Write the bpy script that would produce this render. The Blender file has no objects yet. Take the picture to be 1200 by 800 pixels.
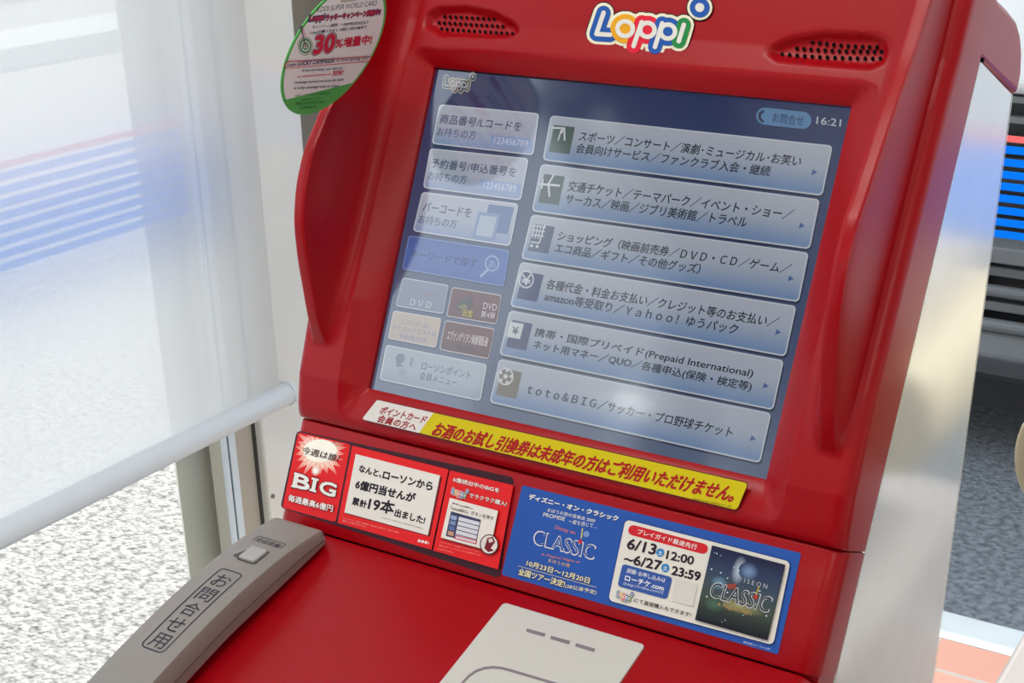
import bpy, bmesh, math
import numpy as np
from mathutils import Vector, Matrix

sc = bpy.context.scene
COL = sc.collection
# ------------------------------------------------------------------ camera
YAW, PITCH, ROLL = -0.5593203, 0.4553516, -0.0131139
FPX, CX, CY = 1687.223, 610.927, 593.365          # focal length and principal point for a 1200x800 frame
CAM = np.array([0.0, 0.0, 1.5])
ca, sa = math.cos(YAW), math.sin(YAW); cb, sb = math.cos(PITCH), math.sin(PITCH); cc, ss = math.cos(ROLL), math.sin(ROLL)
_f = np.array([sa*cb, ca*cb, -sb]); _r = np.array([ca, -sa, 0.0]); _u = np.cross(_r, _f)
R_ = np.array([_r*cc+_u*ss, -_r*ss+_u*cc, _f])
cam_d = bpy.data.cameras.new('camera'); cam = bpy.data.objects.new('camera', cam_d); COL.objects.link(cam)
m = Matrix.Identity(4)
for i in range(3):
    m[i][0] = R_[0][i]; m[i][1] = R_[1][i]; m[i][2] = -R_[2][i]; m[i][3] = CAM[i]
cam.matrix_world = m
cam_d.sensor_width = 36; cam_d.lens = FPX/1200*36
cam_d.shift_x = -(CX-600)/1200; cam_d.shift_y = (CY-400)/1200
cam_d.clip_start = 0.02; cam_d.clip_end = 300
sc.camera = cam
# ------------------------------------------------------------------ light
sc.view_settings.view_transform = 'Standard'; sc.view_settings.look = 'None'
sc.view_settings.exposure = 0.0; sc.view_settings.gamma = 1.0; sc.view_settings.use_curve_mapping = False
w_ = bpy.data.worlds.new('sky'); sc.world = w_; w_.use_nodes = True
nt = w_.node_tree; bg = nt.nodes['Background']; bg.inputs[1].default_value = 2.05
bg.inputs[0].default_value = (0.88, 0.93, 1.0, 1)
sun_d = bpy.data.lights.new('sun', 'SUN'); sun_d.energy = 7.0; sun_d.angle = 0.01; sun_d.color = (1, .95, .88)
sun = bpy.data.objects.new('sun', sun_d); COL.objects.link(sun)
sun.rotation_euler = Vector((0.42, -0.72, -0.95)).to_track_quat('-Z', 'Y').to_euler()

LAMP_W = 11.0          # each ceiling lamp

# ------------------------------------------------------------------ helpers
def ray(x, y): return R_.T @ np.array([(x-CX)/FPX, (CY-y)/FPX, 1.0])
def onX(x, y, X): v = ray(x, y); return CAM+v*(X/v[0])
def onY(x, y, Y): v = ray(x, y); return CAM+v*(Y/v[1])
def onZ(x, y, Z): v = ray(x, y); return CAM+v*((Z-1.5)/v[2])
def lin(c):
    o = []
    for k in c[:3]:
        k = k/255.0
        o.append(k/12.92 if k <= 0.04045 else ((k+0.055)/1.055)**2.4)
    return (o[0], o[1], o[2], 1.0)

class Plane:
    def __init__(s, o, ex, ey):
        s.o = np.array(o, float); s.ex = np.array(ex, float); s.ey = np.array(ey, float); s.n = np.cross(s.ex, s.ey)
    def p(s, u, v, w=0.0): return s.o+s.ex*u+s.ey*v+s.n*w
    def px(s, x, y, w=0.0):
        v = ray(x, y); t = ((s.o+s.n*w-CAM) @ s.n)/(v @ s.n); return CAM+v*t
    def uv(s, x, y, w=0.0):
        d = s.px(x, y, w)-s.o; return float(d @ s.ex), float(d @ s.ey)

TILT = 0.4319973
FRONT = Plane((-0.449, 0.757, 1.125), (1, 0, 0), (0, math.sin(TILT), math.cos(TILT)))
_c = FRONT.p(0, -0.110); _a = math.radians(15)
DECK = Plane(_c, (1, 0, 0), (0, math.cos(_a), math.sin(_a)))    # d (towards the user) = -v
_ph = math.radians(28)
SIGN = Plane((-0.6114*1.004, 0.7568*1.004, 1.5-0.1424*1.004), (0, 1, 0), (math.sin(_ph), 0, math.cos(_ph)))

MATS = {}
def mat(name, col=None, rough=.5, metal=0, spec=.5, bump=0, bscale=600, noise=0, nscale=20, emis=None, attr=False, coat=0, estr=1.0):
    if name in MATS: return MATS[name]
    mm = bpy.data.materials.new(name); mm.use_nodes = True; MATS[name] = mm
    t = mm.node_tree; b = t.nodes['Principled BSDF']
    if col is not None: b.inputs['Base Color'].default_value = lin(col)
    b.inputs['Roughness'].default_value = rough; b.inputs['Metallic'].default_value = metal
    b.inputs['Specular IOR Level'].default_value = spec
    b.inputs['Coat Weight'].default_value = coat
    tc = None
    if bump or noise: tc = t.nodes.new('ShaderNodeTexCoord')
    if attr:
        a = t.nodes.new('ShaderNodeAttribute'); a.attribute_name = 'Col'
        t.links.new(a.outputs['Color'], b.inputs['Base Color'])
    if noise:
        n = t.nodes.new('ShaderNodeTexNoise'); n.inputs['Scale'].default_value = nscale; n.inputs['Detail'].default_value = 6
        t.links.new(tc.outputs['Object'], n.inputs['Vector'])
        mx = t.nodes.new('ShaderNodeMix'); mx.data_type = 'RGBA'; mx.inputs[6].default_value = lin([k*(1-noise) for k in col]); mx.inputs[7].default_value = lin([min(255, k*(1+noise)) for k in col])
        t.links.new(n.outputs['Fac'], mx.inputs[0]); t.links.new(mx.outputs[2], b.inputs['Base Color'])
    if bump:
        n = t.nodes.new('ShaderNodeTexNoise'); n.inputs['Scale'].default_value = bscale; n.inputs['Detail'].default_value = 3
        t.links.new(tc.outputs['Object'], n.inputs['Vector'])
        bp = t.nodes.new('ShaderNodeBump'); bp.inputs['Strength'].default_value = bump; bp.inputs['Distance'].default_value = .001
        t.links.new(n.outputs['Fac'], bp.inputs['Height']); t.links.new(bp.outputs['Normal'], b.inputs['Normal'])
    return mm

mat('red', (158, 0, 14), rough=.36, bump=.06, bscale=900, coat=.5, spec=.16)
_pb_ = MATS['red'].node_tree.nodes['Principled BSDF']; _pb_.inputs['Coat Roughness'].default_value = .27; _pb_.inputs['Coat IOR'].default_value = 1.28
mat('red_dark', (90, 4, 12), rough=.5)
mat('black', (14, 14, 16), rough=.45)
mat('hole', (6, 2, 3), rough=.8, spec=.1)
mat('seam', (40, 4, 8), rough=.7)
mat('steel', (246, 249, 248), rough=.2, metal=.6, noise=.03, nscale=30)
mat('edge_highlight', (235, 232, 220), rough=.35, metal=.6)
mat('pad', (200, 198, 192), rough=.55, bump=.05)
mat('pad_mark', (128, 118, 124), rough=.6)
mat('phone', (138, 132, 128), rough=.5, bump=.12, bscale=1400)
mat('phone_seam', (70, 64, 62), rough=.7)
mat('phone_button', (165, 163, 162), rough=.35)
mat('print', attr=True, rough=.42, spec=.22)
mat('card', attr=True, rough=.6, spec=.3)
mat('ink', (24, 30, 48), rough=.6)
mat('chrome', (210, 210, 212), rough=.2, metal=1)

def screen_mat():
    mm = bpy.data.materials.new('screen'); mm.use_nodes = True; MATS['screen'] = mm
    t = mm.node_tree; b = t.nodes['Principled BSDF']
    b.inputs['Base Color'].default_value = (0.012, 0.013, 0.016, 1); b.inputs['Roughness'].default_value = .10
    b.inputs['Specular IOR Level'].default_value = 1.0
    b.inputs['Coat Weight'].default_value = 1.0; b.inputs['Coat Roughness'].default_value = .06
    a = t.nodes.new('ShaderNodeAttribute'); a.attribute_name = 'Col'
    t.links.new(a.outputs['Color'], b.inputs['Emission Color']); b.inputs['Emission Strength'].default_value = .66
screen_mat()

def emit_mat(name, col, s):
    mm = bpy.data.materials.new(name); mm.use_nodes = True; MATS[name] = mm
    b = mm.node_tree.nodes['Principled BSDF']; b.inputs['Base Color'].default_value = (.8, .8, .8, 1)
    b.inputs['Emission Color'].default_value = lin(col); b.inputs['Emission Strength'].default_value = s
emit_mat('lamp', (255, 250, 240), 8.0)

def glass_mat():
    mm = bpy.data.materials.new('glass'); mm.use_nodes = True; MATS['glass'] = mm
    t = mm.node_tree; t.nodes.clear()
    o = t.nodes.new('ShaderNodeOutputMaterial'); mx = t.nodes.new('ShaderNodeMixShader'); tr = t.nodes.new('ShaderNodeBsdfTransparent')
    gl = t.nodes.new('ShaderNodeBsdfGlossy'); gl.inputs['Roughness'].default_value = 0.0; fr = t.nodes.new('ShaderNodeFresnel')
    fr.inputs['IOR'].default_value = 1.1; tr.inputs[0].default_value = (.93, .95, .95, 1)
    t.links.new(fr.outputs[0], mx.inputs[0]); t.links.new(tr.outputs[0], mx.inputs[1]); t.links.new(gl.outputs[0], mx.inputs[2]); t.links.new(mx.outputs[0], o.inputs[0])
glass_mat()
def film_mat(name, col, trans):
    mm = bpy.data.materials.new(name); mm.use_nodes = True; MATS[name] = mm
    t = mm.node_tree; t.nodes.clear(); o = t.nodes.new('ShaderNodeOutputMaterial')
    a = t.nodes.new('ShaderNodeMixShader'); d = t.nodes.new('ShaderNodeBsdfDiffuse'); tl = t.nodes.new('ShaderNodeBsdfTranslucent')
    d.inputs[0].default_value = lin(col); tl.inputs[0].default_value = lin(col); a.inputs[0].default_value = trans
    tr = t.nodes.new('ShaderNodeBsdfTransparent'); k = lin(col); tr.inputs[0].default_value = (k[0]**.4, k[1]**.4, k[2]**.4, 1)
    mx = t.nodes.new('ShaderNodeMixShader'); mx.inputs[0].default_value = .58
    t.links.new(d.outputs[0], a.inputs[1]); t.links.new(tl.outputs[0], a.inputs[2]); t.links.new(a.outputs[0], mx.inputs[1]); t.links.new(tr.outputs[0], mx.inputs[2]); t.links.new(mx.outputs[0], o.inputs[0])
film_mat('film_blue', (30, 158, 255), .6); film_mat('film_red', (255, 150, 150), .6)
def blind_mat():
    mm = bpy.data.materials.new('blind_fabric'); mm.use_nodes = True; MATS['blind_fabric'] = mm
    t = mm.node_tree; t.nodes.clear(); o = t.nodes.new('ShaderNodeOutputMaterial')
    d = t.nodes.new('ShaderNodeBsdfDiffuse'); tl = t.nodes.new('ShaderNodeBsdfTranslucent'); tr = t.nodes.new('ShaderNodeBsdfTransparent')
    d.inputs[0].default_value = (.80, .80, .80, 1); tl.inputs[0].default_value = (.95, .94, .94, 1)
    a = t.nodes.new('ShaderNodeMixShader'); a.inputs[0].default_value = .8
    b = t.nodes.new('ShaderNodeMixShader')
    tc = t.nodes.new('ShaderNodeTexCoord'); n = t.nodes.new('ShaderNodeTexNoise'); n.inputs['Scale'].default_value = 260; n.inputs['Detail'].default_value = 2
    mp = t.nodes.new('ShaderNodeMapRange'); mp.inputs[3].default_value = .125; mp.inputs[4].default_value = .19
    t.links.new(tc.outputs['Object'], n.inputs['Vector']); t.links.new(n.outputs['Fac'], mp.inputs[0]); t.links.new(mp.outputs[0], b.inputs[0])
    t.links.new(d.outputs[0], a.inputs[1]); t.links.new(tl.outputs[0], a.inputs[2])
    t.links.new(a.outputs[0], b.inputs[1]); t.links.new(tr.outputs[0], b.inputs[2]); t.links.new(b.outputs[0], o.inputs[0])
blind_mat()

class MB:
    def __init__(s): s.v = []; s.f = []; s.m = []; s.c = []; s.names = []
    def mi(s, name):
        if name not in s.names: s.names.append(name)
        return s.names.index(name)
    def add(s, vs, fs, mname, col=(1, 1, 1, 1), cols=None):
        o = len(s.v); k = s.mi(mname)
        s.v.extend([tuple(map(float, p)) for p in vs])
        if cols is None: s.c.extend([col]*len(vs))
        else: s.c.extend(cols)
        for f in fs: s.f.append(tuple(i+o for i in f)); s.m.append(k)
    def box(s, a, b, mname, col=(1, 1, 1, 1)):
        x0, y0, z0 = a; x1, y1, z1 = b
        vs = [(x, y, z) for x in (x0, x1) for y in (y0, y1) for z in (z0, z1)]
        s.add(vs, [(0, 1, 3, 2), (4, 6, 7, 5), (0, 4, 5, 1), (2, 3, 7, 6), (0, 2, 6, 4), (1, 5, 7, 3)], mname, col)
    def prism(s, poly, vec, mname, cap=True):
        n = len(poly); P = [np.array(p, float) for p in poly]; v = np.array(vec, float)
        vs = P+[p+v for p in P]
        fs = [(i, (i+1) % n, n+(i+1) % n, n+i) for i in range(n)]
        if cap: fs += [tuple(range(n))[::-1], tuple(range(n, 2*n))]
        s.add(vs, fs, mname)
    def tube(s, pts, r, mname, seg=12, cap=True):
        pts = [np.array(p, float) for p in pts]; vs = []; fs = []; n = len(pts)
        for i, p in enumerate(pts):
            d = pts[min(i+1, n-1)]-pts[max(i-1, 0)]; d /= np.linalg.norm(d)
            a = np.cross(d, (0, 0, 1) if abs(d[2]) < .9 else (1, 0, 0)); a /= np.linalg.norm(a); b = np.cross(d, a)
            for k in range(seg):
                t = 2*math.pi*k/seg; vs.append(p+(a*math.cos(t)+b*math.sin(t))*r)
        for i in range(n-1):
            for k in range(seg): fs.append((i*seg+k, i*seg+(k+1) % seg, (i+1)*seg+(k+1) % seg, (i+1)*seg+k))
        if cap: fs += [tuple(range(seg))[::-1], tuple(range((n-1)*seg, n*seg))]
        s.add(vs, fs, mname)
    def build(s, name, parent=None, smooth=False, bevel=0, seg=2, angle=40):
        me = bpy.data.meshes.new(name); me.from_pydata(s.v, [], s.f); me.update()
        if smooth:
            bm_ = bmesh.new(); bm_.from_mesh(me); bmesh.ops.recalc_face_normals(bm_, faces=bm_.faces[:]); bm_.to_mesh(me); bm_.free()
        for n in s.names: me.materials.append(MATS[n])
        me.polygons.foreach_set('material_index', s.m)
        at = me.color_attributes.new('Col', 'FLOAT_COLOR', 'POINT')
        at.data.foreach_set('color', np.array(s.c, dtype=np.float32).ravel())
        o = bpy.data.objects.new(name, me); COL.objects.link(o)
        if parent is not None:
            o.parent = parent
            o.matrix_parent_inverse = parent.matrix_basis.inverted()
        if smooth:
            me.polygons.foreach_set('use_smooth', [True]*len(me.polygons))
            try: me.set_sharp_from_angle(angle=math.radians(angle))
            except Exception: pass
        if bevel:
            bv = o.modifiers.new('bevel', 'BEVEL'); bv.width = bevel; bv.segments = seg; bv.limit_method = 'ANGLE'; bv.angle_limit = math.radians(35)
        return o

def thing(name, label, cat, loc=(0, 0, 0), group=None):
    o = bpy.data.objects.new(name, None); COL.objects.link(o); o.location = loc; o.empty_display_size = .05
    o['label'] = label; o['category'] = cat
    if group: o['group'] = group
    return o
def tag(o, label, cat, group=None):
    o['label'] = label; o['category'] = cat
    if group: o['group'] = group
    return o
def struct(o): o['kind'] = 'structure'; return o

# ---- printed graphics: polygons and lettering laid on a plane
_tc = {}
def glyphs(s, bold=0.0, shear=0.0):
    key = (s, shear)
    if key in _tc: return _tc[key]
    cu = bpy.data.curves.new('lettering', 'FONT'); cu.body = s; cu.size = 1; cu.resolution_u = 3; cu.shear = shear
    ob = bpy.data.objects.new('lettering', cu)
    me = ob.to_mesh()
    n = len(me.vertices); co = np.empty(n*3, dtype=np.float32); me.vertices.foreach_get('co', co); co = co.reshape(-1, 3)[:, :2].copy()
    fs = [tuple(p.vertices) for p in me.polygons]
    ob.to_mesh_clear(); bpy.data.objects.remove(ob); bpy.data.curves.remove(cu)
    if n:
        mn = co.min(0); mx = co.max(0); co = (co-mn)/np.maximum(mx-mn, 1e-6)
    _tc[key] = (co, fs); return co, fs
class Art:
    """draws on a plane; positions are read off as points of the plane"""
    def __init__(s, mb, pl, mname, w0, off=(0, 0), k=1.0, step=.00012):
        s.mb = mb; s.pl = pl; s.mn = mname; s.w = w0; s.off = off; s.k = k; s.step = step
    def P(s, q, dw=0.0): return s.pl.px(s.off[0]+q[0]/s.k, s.off[1]+q[1]/s.k, s.w+dw)
    def up(s, n=1): s.w += s.step*n; return s
    def poly(s, pts, col, col2=None):
        vs = [s.P(p) for p in pts]; cols = None
        if col2 is not None: cols = [lin(c) for c in col2]
        s.mb.add(vs, [tuple(range(len(vs)))[::-1]], s.mn, lin(col) if col is not None else (1, 1, 1, 1), cols)
    def quad(s, q, rad=0, bands=None, col=None):
        """rounded quad TL,TR,BR,BL; rad as a share of the short side; bands = list of (t, colour) from top to bottom"""
        TL, TR, BR, BL = [np.array(p, float) for p in q]
        W = np.linalg.norm(TR-TL); H = np.linalg.norm(BL-TL); r = rad*min(W, H); rx, ry = r/W, r/H
        def bil(a, b): return (TL*(1-a)+TR*a)*(1-b)+(BL*(1-a)+BR*a)*b
        if bands is None: bands = [(0, col), (1, col)]
        ts = sorted(set([0, 1]+[t for t, _ in bands]+([ry*(1-math.cos(k*math.pi/10)) for k in range(1, 6)]+[1-ry*(1-math.cos(k*math.pi/10)) for k in range(1, 6)] if r else [])))
        vs = []; cols = []; fs = []
        for t in ts:
            ins = 0
            if r:
                d = max(ry-t, t-(1-ry), 0)/ry; ins = rx*(1-math.sqrt(max(0, 1-d*d)))
            c = np.array([np.interp(t, [b[0] for b in bands], [lin(b[1])[j] for b in bands]) for j in range(3)])
            vs += [s.P(bil(ins, t)), s.P(bil(1-ins, t))]; cols += [(c[0], c[1], c[2], 1)]*2
        for i in range(len(ts)-1): fs.append((2*i, 2*i+2, 2*i+3, 2*i+1))
        s.mb.add(vs, fs, s.mn, cols=cols)
    def disc(s, c, r, col, r2=None, seg=28, inner=None, a0=0, a1=360):
        r2 = r if r2 is None else r2
        A = [math.radians(a0+(a1-a0)*k/seg) for k in range(seg+1)]
        if inner is None: s.poly([(c[0]+r*math.cos(t), c[1]+r2*math.sin(t)) for t in A[:-1]] if a1-a0 == 360 else [(c[0]+r*math.cos(t), c[1]+r2*math.sin(t)) for t in A], col)
        else:
            vs = []; fs = []
            for t in A: vs += [s.P((c[0]+r*math.cos(t), c[1]+r2*math.sin(t))), s.P((c[0]+inner*r*math.cos(t), c[1]+inner*r2*math.sin(t)))]
            for i in range(seg): fs.append((2*i, 2*i+1, 2*i+3, 2*i+2))
            s.mb.add(vs, fs, s.mn, lin(col))
    def line(s, pts, wd, col, round_=True, closed=False):
        pts = [np.array(p, float) for p in pts]; n = len(pts)
        for i in range(n-1 if not closed else n):
            a, b = pts[i], pts[(i+1) % n]; d = b-a; L = np.linalg.norm(d)
            if L < 1e-6: continue
            q = np.array([-d[1], d[0]])/L*wd/2
            s.poly([a+q, b+q, b-q, a-q], col)
            s.w += s.step*.02
        if round_:
            for a in pts: s.disc(a, wd/2, col, seg=14); s.w += s.step*.02
    def frame(s, q, wd, col, rad=0.0):
        TL, TR, BR, BL = [np.array(p, float) for p in q]
        if not rad: s.line([TL, TR, BR, BL], wd, col, closed=True); return
        pts = []; C = [TL, TR, BR, BL]
        for i in range(4):
            p = C[i]; a = C[i-1]-p; b = C[(i+1) % 4]-p; a = a/np.linalg.norm(a)*rad; b = b/np.linalg.norm(b)*rad
            for k in range(6):
                t = k/5; pts.append(p+a*(1-t)**2+b*t**2)
        s.line(pts, wd, col, round_=True, closed=True)
    def text(s, st, TL, BL, BR, col, bold=0.0, shear=0.0, out=None, outw=.05):
        if out is not None:
            s.text(st, TL, BL, BR, out, bold=bold+outw); s.up()
        co, fs = glyphs(st, 0, shear)
        TL, BL, BR = [np.array(p, float) for p in (TL, BL, BR)]
        a = s.P(BL); e1 = s.P(BR)-a; e2 = s.P(TL)-a
        if not len(co): return
        vs = a+co[:, :1]*e1+co[:, 1:2]*e2
        hb = bold*np.linalg.norm(e2)*1.05                # heavier strokes: the same glyph struck several times
        if hb <= 0: s.mb.add(list(vs), fs, s.mn, lin(col)); return
        d1 = e1/np.linalg.norm(e1); d2 = e2-(e2 @ d1)*d1; d2 /= np.linalg.norm(d2); n3 = np.cross(d1, d2)
        ks = [(1, 0), (-1, 0), (0, 1), (0, -1)] if bold < .03 else [(math.cos(k*math.pi/4), math.sin(k*math.pi/4)) for k in range(8)]
        for j, (kx_, ky_) in enumerate(ks):
            s.mb.add(list(vs+d1*hb*kx_+d2*hb*ky_*.9+n3*j*.000002), fs, s.mn, lin(col))
    def logo(s, f, cols=None, dark=(20, 15, 15), cream=(238, 232, 205), simple=False):
        """the five-letter badge; f maps badge space (1200 x 500) to the picture of the plane"""
        B, Y, Rr, G, Wt = cols or ((25, 85, 170), (235, 165, 15), (225, 25, 55), (25, 135, 65), (225, 222, 215))
        def strokes(ws, colf):
            for i, (pts, ) in enumerate(L):
                c = colf(i)
                for a, b in zip(pts[:-1], pts[1:]):
                    a = np.array(a, float); b = np.array(b, float); d = b-a; Ln = np.linalg.norm(d)
                    q = np.array([-d[1], d[0]])/Ln*ws/2
                    s.poly([f(p) for p in (a+q, b+q, b-q, a-q)], c); s.w += s.step*.02
                for a in pts:
                    s.poly([f((a[0]+ws/2*math.cos(t), a[1]+ws/2*math.sin(t))) for t in np.linspace(0, 2*math.pi, 15)[:-1]], c); s.w += s.step*.02
        def ring(cx, cy, r): return [(cx+r*math.cos(t), cy+r*.97*math.sin(t)) for t in np.linspace(0, 2*math.pi, 17)]
        L = [([(205, 112), (142, 298), (262, 306)],), (ring(395, 252, 68),), ([(540, 195), (468, 405)],), (ring(590, 262, 64),),
             ([(720, 205), (656, 412)],), (ring(770, 277, 64),), ([(910, 218), (866, 362)],)]
        C = [B, Y, Rr, Rr, B, B, G]
        def dot(r, c): s.poly([f((1050+r*math.cos(t), 66+r*math.sin(t))) for t in np.linspace(0, 2*math.pi, 25)[:-1]], c)
        strokes(196, lambda i: dark); dot(120, dark); s.up(); strokes(178, lambda i: cream); dot(110, cream); s.up()
        strokes(126, lambda i: C[i]); dot(88, B); s.up(); strokes(40, lambda i: Wt); dot(40, Wt); s.up()

# ------------------------------------------------------------------ setting: room shell
GX, GY = -1.36, 1.75        # glass planes: left wall, back wall
mat('wall', (225, 222, 214), rough=.7); mat('header', (48, 46, 46), rough=.6); mat('wall_dim', (110, 104, 98), rough=.8); mat('floor', (176, 172, 166), rough=.25, noise=.04, nscale=4)
mat('ceiling', (228, 228, 226), rough=.8); mat('pillar', (240, 234, 222), rough=.6); mat('beige', (176, 168, 152), rough=.35, spec=.45); mat('alu', (214, 222, 228), rough=.35)
mat('dark_strip', (58, 56, 52), rough=.5); mat('jamb', (128, 120, 106), rough=.5); mat('cream_gloss', (228, 225, 218), rough=.12, spec=.7); mat('teal_gasket', (40, 82, 92), rough=.5)
b = MB(); b.box((-1.5, -4, -.1), (3, 1.75, 0), 'floor'); struct(b.build('floor'))
b = MB(); b.box((-1.5, -4, 2.7), (3, 1.9, 2.8), 'ceiling'); struct(b.build('ceiling'))
b = MB(); b.box((-1.5, -4.1, 0), (3, -4, 2.7), 'wall_dim'); struct(b.build('wall_front'))
b = MB(); b.box((3, -4.1, 0), (3.1, 1.9, 2.7), 'wall'); struct(b.build('wall_right'))
b = MB(); b.box((-1.5, -4, 2.62), (-1.36, 1.75, 2.7), 'header'); b.box((-1.46, -.93, 2.28), (-1.27, -.40, 2.62), 'header'); b.box((-1.46, -4, 2.28), (-1.27, -1.42, 2.62), 'header'); struct(b.build('wall_left'))
b = MB(); b.box((-1.5, 1.72, 2.35), (3, 1.86, 2.7), 'wall'); struct(b.build('wall_back'))
def yL(x, y, X=GX): return onX(x, y, X)[1]
# left window, its sticker stripes, and the jambs
Y_END = yL(262, 512)
def film(bm, axis, c, lo, hi, zs):
    for z, h, mt in zs:
        if axis == 'x': bm.box((c, lo, z-h/2), (c+.0012, hi, z+h/2), mt)
        else: bm.box((lo, c, z-h/2), (hi, c+.0012, z+h/2), mt)
zs = [(onY(1190, 163, GY)[2], .0075, 'film_red')]
for yy in (176, 191, 205.6, 219.5, 233.6, 248, 262, 276): zs.append((onY(1190, yy, GY)[2], .0088, 'film_blue'))
b = MB(); b.box((GX-.006, -4, .05), (GX, Y_END, 2.62), 'glass'); w1 = struct(b.build('window_1'))
fb_ = MB(); film(fb_, 'x', GX+.0005, -3.9, Y_END-.02, zs); fb_.build('window_film', w1)
b = MB(); b.box((-1.33, GY, .05), (3, GY+.006, 2.35), 'glass'); w2 = struct(b.build('window_2'))
fb_ = MB(); film(fb_, 'y', GY-.002, -1.32, 2.9, zs); fb_.build('window_film', w2)
b = MB(); b.box((GX-.05, -4, 0), (GX+.02, Y_END, .05), 'alu'); struct(b.build('trim_1'))
b = MB(); b.box((-1.33, GY-.02, 0), (3, GY+.05, .05), 'alu'); struct(b.build('trim_2'))
y0, y1, y2 = yL(258.5, 512), yL(264, 512), yL(273, 512)
b = MB(); b.box((GX-.002, y0, 0), (GX+.004, y1-.002, 2.35), 'alu'); b.box((GX-.002, y1+.002, 0), (GX+.004, y2, 2.35), 'alu'); b.box((GX-.002, y1-.002, 0), (GX+.002, y1+.002, 2.35), 'teal_gasket'); struct(b.build('trim_3'))
y3, y4 = yL(291.6, 498.5), yL(307, 498.5, -1.34)
b = MB(); b.box((GX-.05, y2, 0), (GX+.004, y3, 2.35), 'beige'); struct(b.build('trim_4'))
b = MB(); b.box((GX-.08, y3, 0), (GX+.006, y4+.005, 2.35), 'dark_strip'); struct(b.build('trim_5'))  # solid dark strip filling the gap before the corner column
ycol = yL(343, 0, -1.34)
b = MB(); b.box((-1.5, y4, 0), (-1.34, ycol, 2.35), 'cream_gloss'); struct(b.build('wall_corner', bevel=.004))
q = onX(319, 581, -1.34); b = MB()
b.tube([(-1.3395, q[1], q[2]), (-1.337, q[1], q[2])], .0032, 'pad_mark'); sw = b.build('trim_6'); struct(sw)
b = MB(); b.box((-1.5, ycol, 0), (-1.40, 1.75, 2.35), 'jamb'); struct(b.build('trim_7'))
b = MB(); b.box((-1.44, GY, 0), (-1.33, GY+.06, 2.35), 'beige'); struct(b.build('trim_8', bevel=.003))
# outside pillar beyond the left pane
XP = -1.44
b = MB(); b.box((XP-.003, yL(134, 0, XP-.003), 0), (XP, 1.66, 2.9), 'pillar')
struct(b.build('wall_pillar'))

# ------------------------------------------------------------------ outdoors
def asphalt(name, c0, c1, scale, bump, rough):
    mm = bpy.data.materials.new(name); mm.use_nodes = True; MATS[name] = mm
    t = mm.node_tree; bs = t.nodes['Principled BSDF']; bs.inputs['Roughness'].default_value = rough
    tc = t.nodes.new('ShaderNodeTexCoord'); vo = t.nodes.new('ShaderNodeTexVoronoi'); vo.inputs['Scale'].default_value = scale
    no = t.nodes.new('ShaderNodeTexNoise'); no.inputs['Scale'].default_value = scale*.6; no.inputs['Detail'].default_value = 5
    t.links.new(tc.outputs['Object'], vo.inputs['Vector']); t.links.new(tc.outputs['Object'], no.inputs['Vector'])
    r = t.nodes.new('ShaderNodeValToRGB'); r.color_ramp.elements[0].position = .32; r.color_ramp.elements[1].position = .62
    r.color_ramp.elements[0].color = lin(c0); r.color_ramp.elements[1].color = lin(c1)
    t.links.new(no.outputs['Fac'], r.inputs[0]); t.links.new(r.outputs[0], bs.inputs['Base Color'])
    bp = t.nodes.new('ShaderNodeBump'); bp.inputs['Strength'].default_value = bump; bp.inputs['Distance'].default_value = .012; bp.invert = True
    t.links.new(vo.outputs['Distance'], bp.inputs['Height']); t.links.new(bp.outputs['Normal'], bs.inputs['Normal'])
asphalt('asphalt_pale', (98, 96, 92), (172, 170, 166), 84, .7, .6)
asphalt('asphalt_dark', (82, 88, 96), (132, 137, 144), 90, .6, .7)
mat('kerb_old', (186, 186, 184), rough=.85, noise=.06, nscale=8); mat('kerb', (215, 220, 222), rough=.8, noise=.05, nscale=15)
def tile_mat():
    mm = bpy.data.materials.new('tiles'); mm.use_nodes = True; MATS['tiles'] = mm
    t = mm.node_tree; bs = t.nodes['Principled BSDF']; bs.inputs['Roughness'].default_value = .6
    tc = t.nodes.new('ShaderNodeTexCoord'); br = t.nodes.new('ShaderNodeTexBrick'); br.offset = 0
    br.inputs['Color1'].default_value = lin((148, 96, 80)); br.inputs['Color2'].default_value = lin((156, 104, 88)); br.inputs['Mortar'].default_value = lin((132, 122, 116))
    br.inputs['Scale'].default_value = 1; br.inputs['Brick Width'].default_value = .15; br.inputs['Row Height'].default_value = .15; br.inputs['Mortar Size'].default_value = .006
    t.links.new(tc.outputs['Object'], br.inputs['Vector']); t.links.new(br.outputs[0], bs.inputs['Base Color'])
tile_mat()
YK0, YK1 = onZ(1100, 745, 0)[1], onZ(1105, 713, 0)[1]
b = MB(); b.box((-60, -20, -.3), (-1.42, 60, -.02), 'asphalt_pale'); g = b.build('ground_left'); struct(g)
b = MB(); b.box((-1.42, YK1, -.3), (40, 60, -.02), 'asphalt_dark'); g = b.build('ground_back'); struct(g)
b = MB(); b.box((-1.42, YK0, -.3), (12, YK1, 0), 'kerb'); struct(b.build('kerb_strip', bevel=.01))
b = MB(); b.box((-1.42, 1.75, -.3), (12, YK0, -.003), 'tiles'); struct(b.build('pavement'))
kx = onZ(70, 68, 0)[0]
b = MB(); b.box((kx-.7, -15, -.1), (kx, 50, .12), 'kerb_old'); struct(b.build('kerb_far', bevel=.02))
mat('render_white', (226, 224, 222), rough=.9, noise=.03, nscale=3); mat('win_blue', (90, 110, 130), rough=.1); mat('roof_grey', (120, 118, 118), rough=.8)
t = thing('building', 'pale low building across the lot, faint behind the sheer blind', 'building', (-13.5, 6, 0))
b = MB(); b.box((-18, -10, -.02), (-13, 30, 4.2), 'render_white'); b.build('wall', t)
b = MB(); b.box((-18.3, -10.3, 4.2), (-12.6, 30.3, 4.5), 'roof_grey'); b.build('roof', t)
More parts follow.
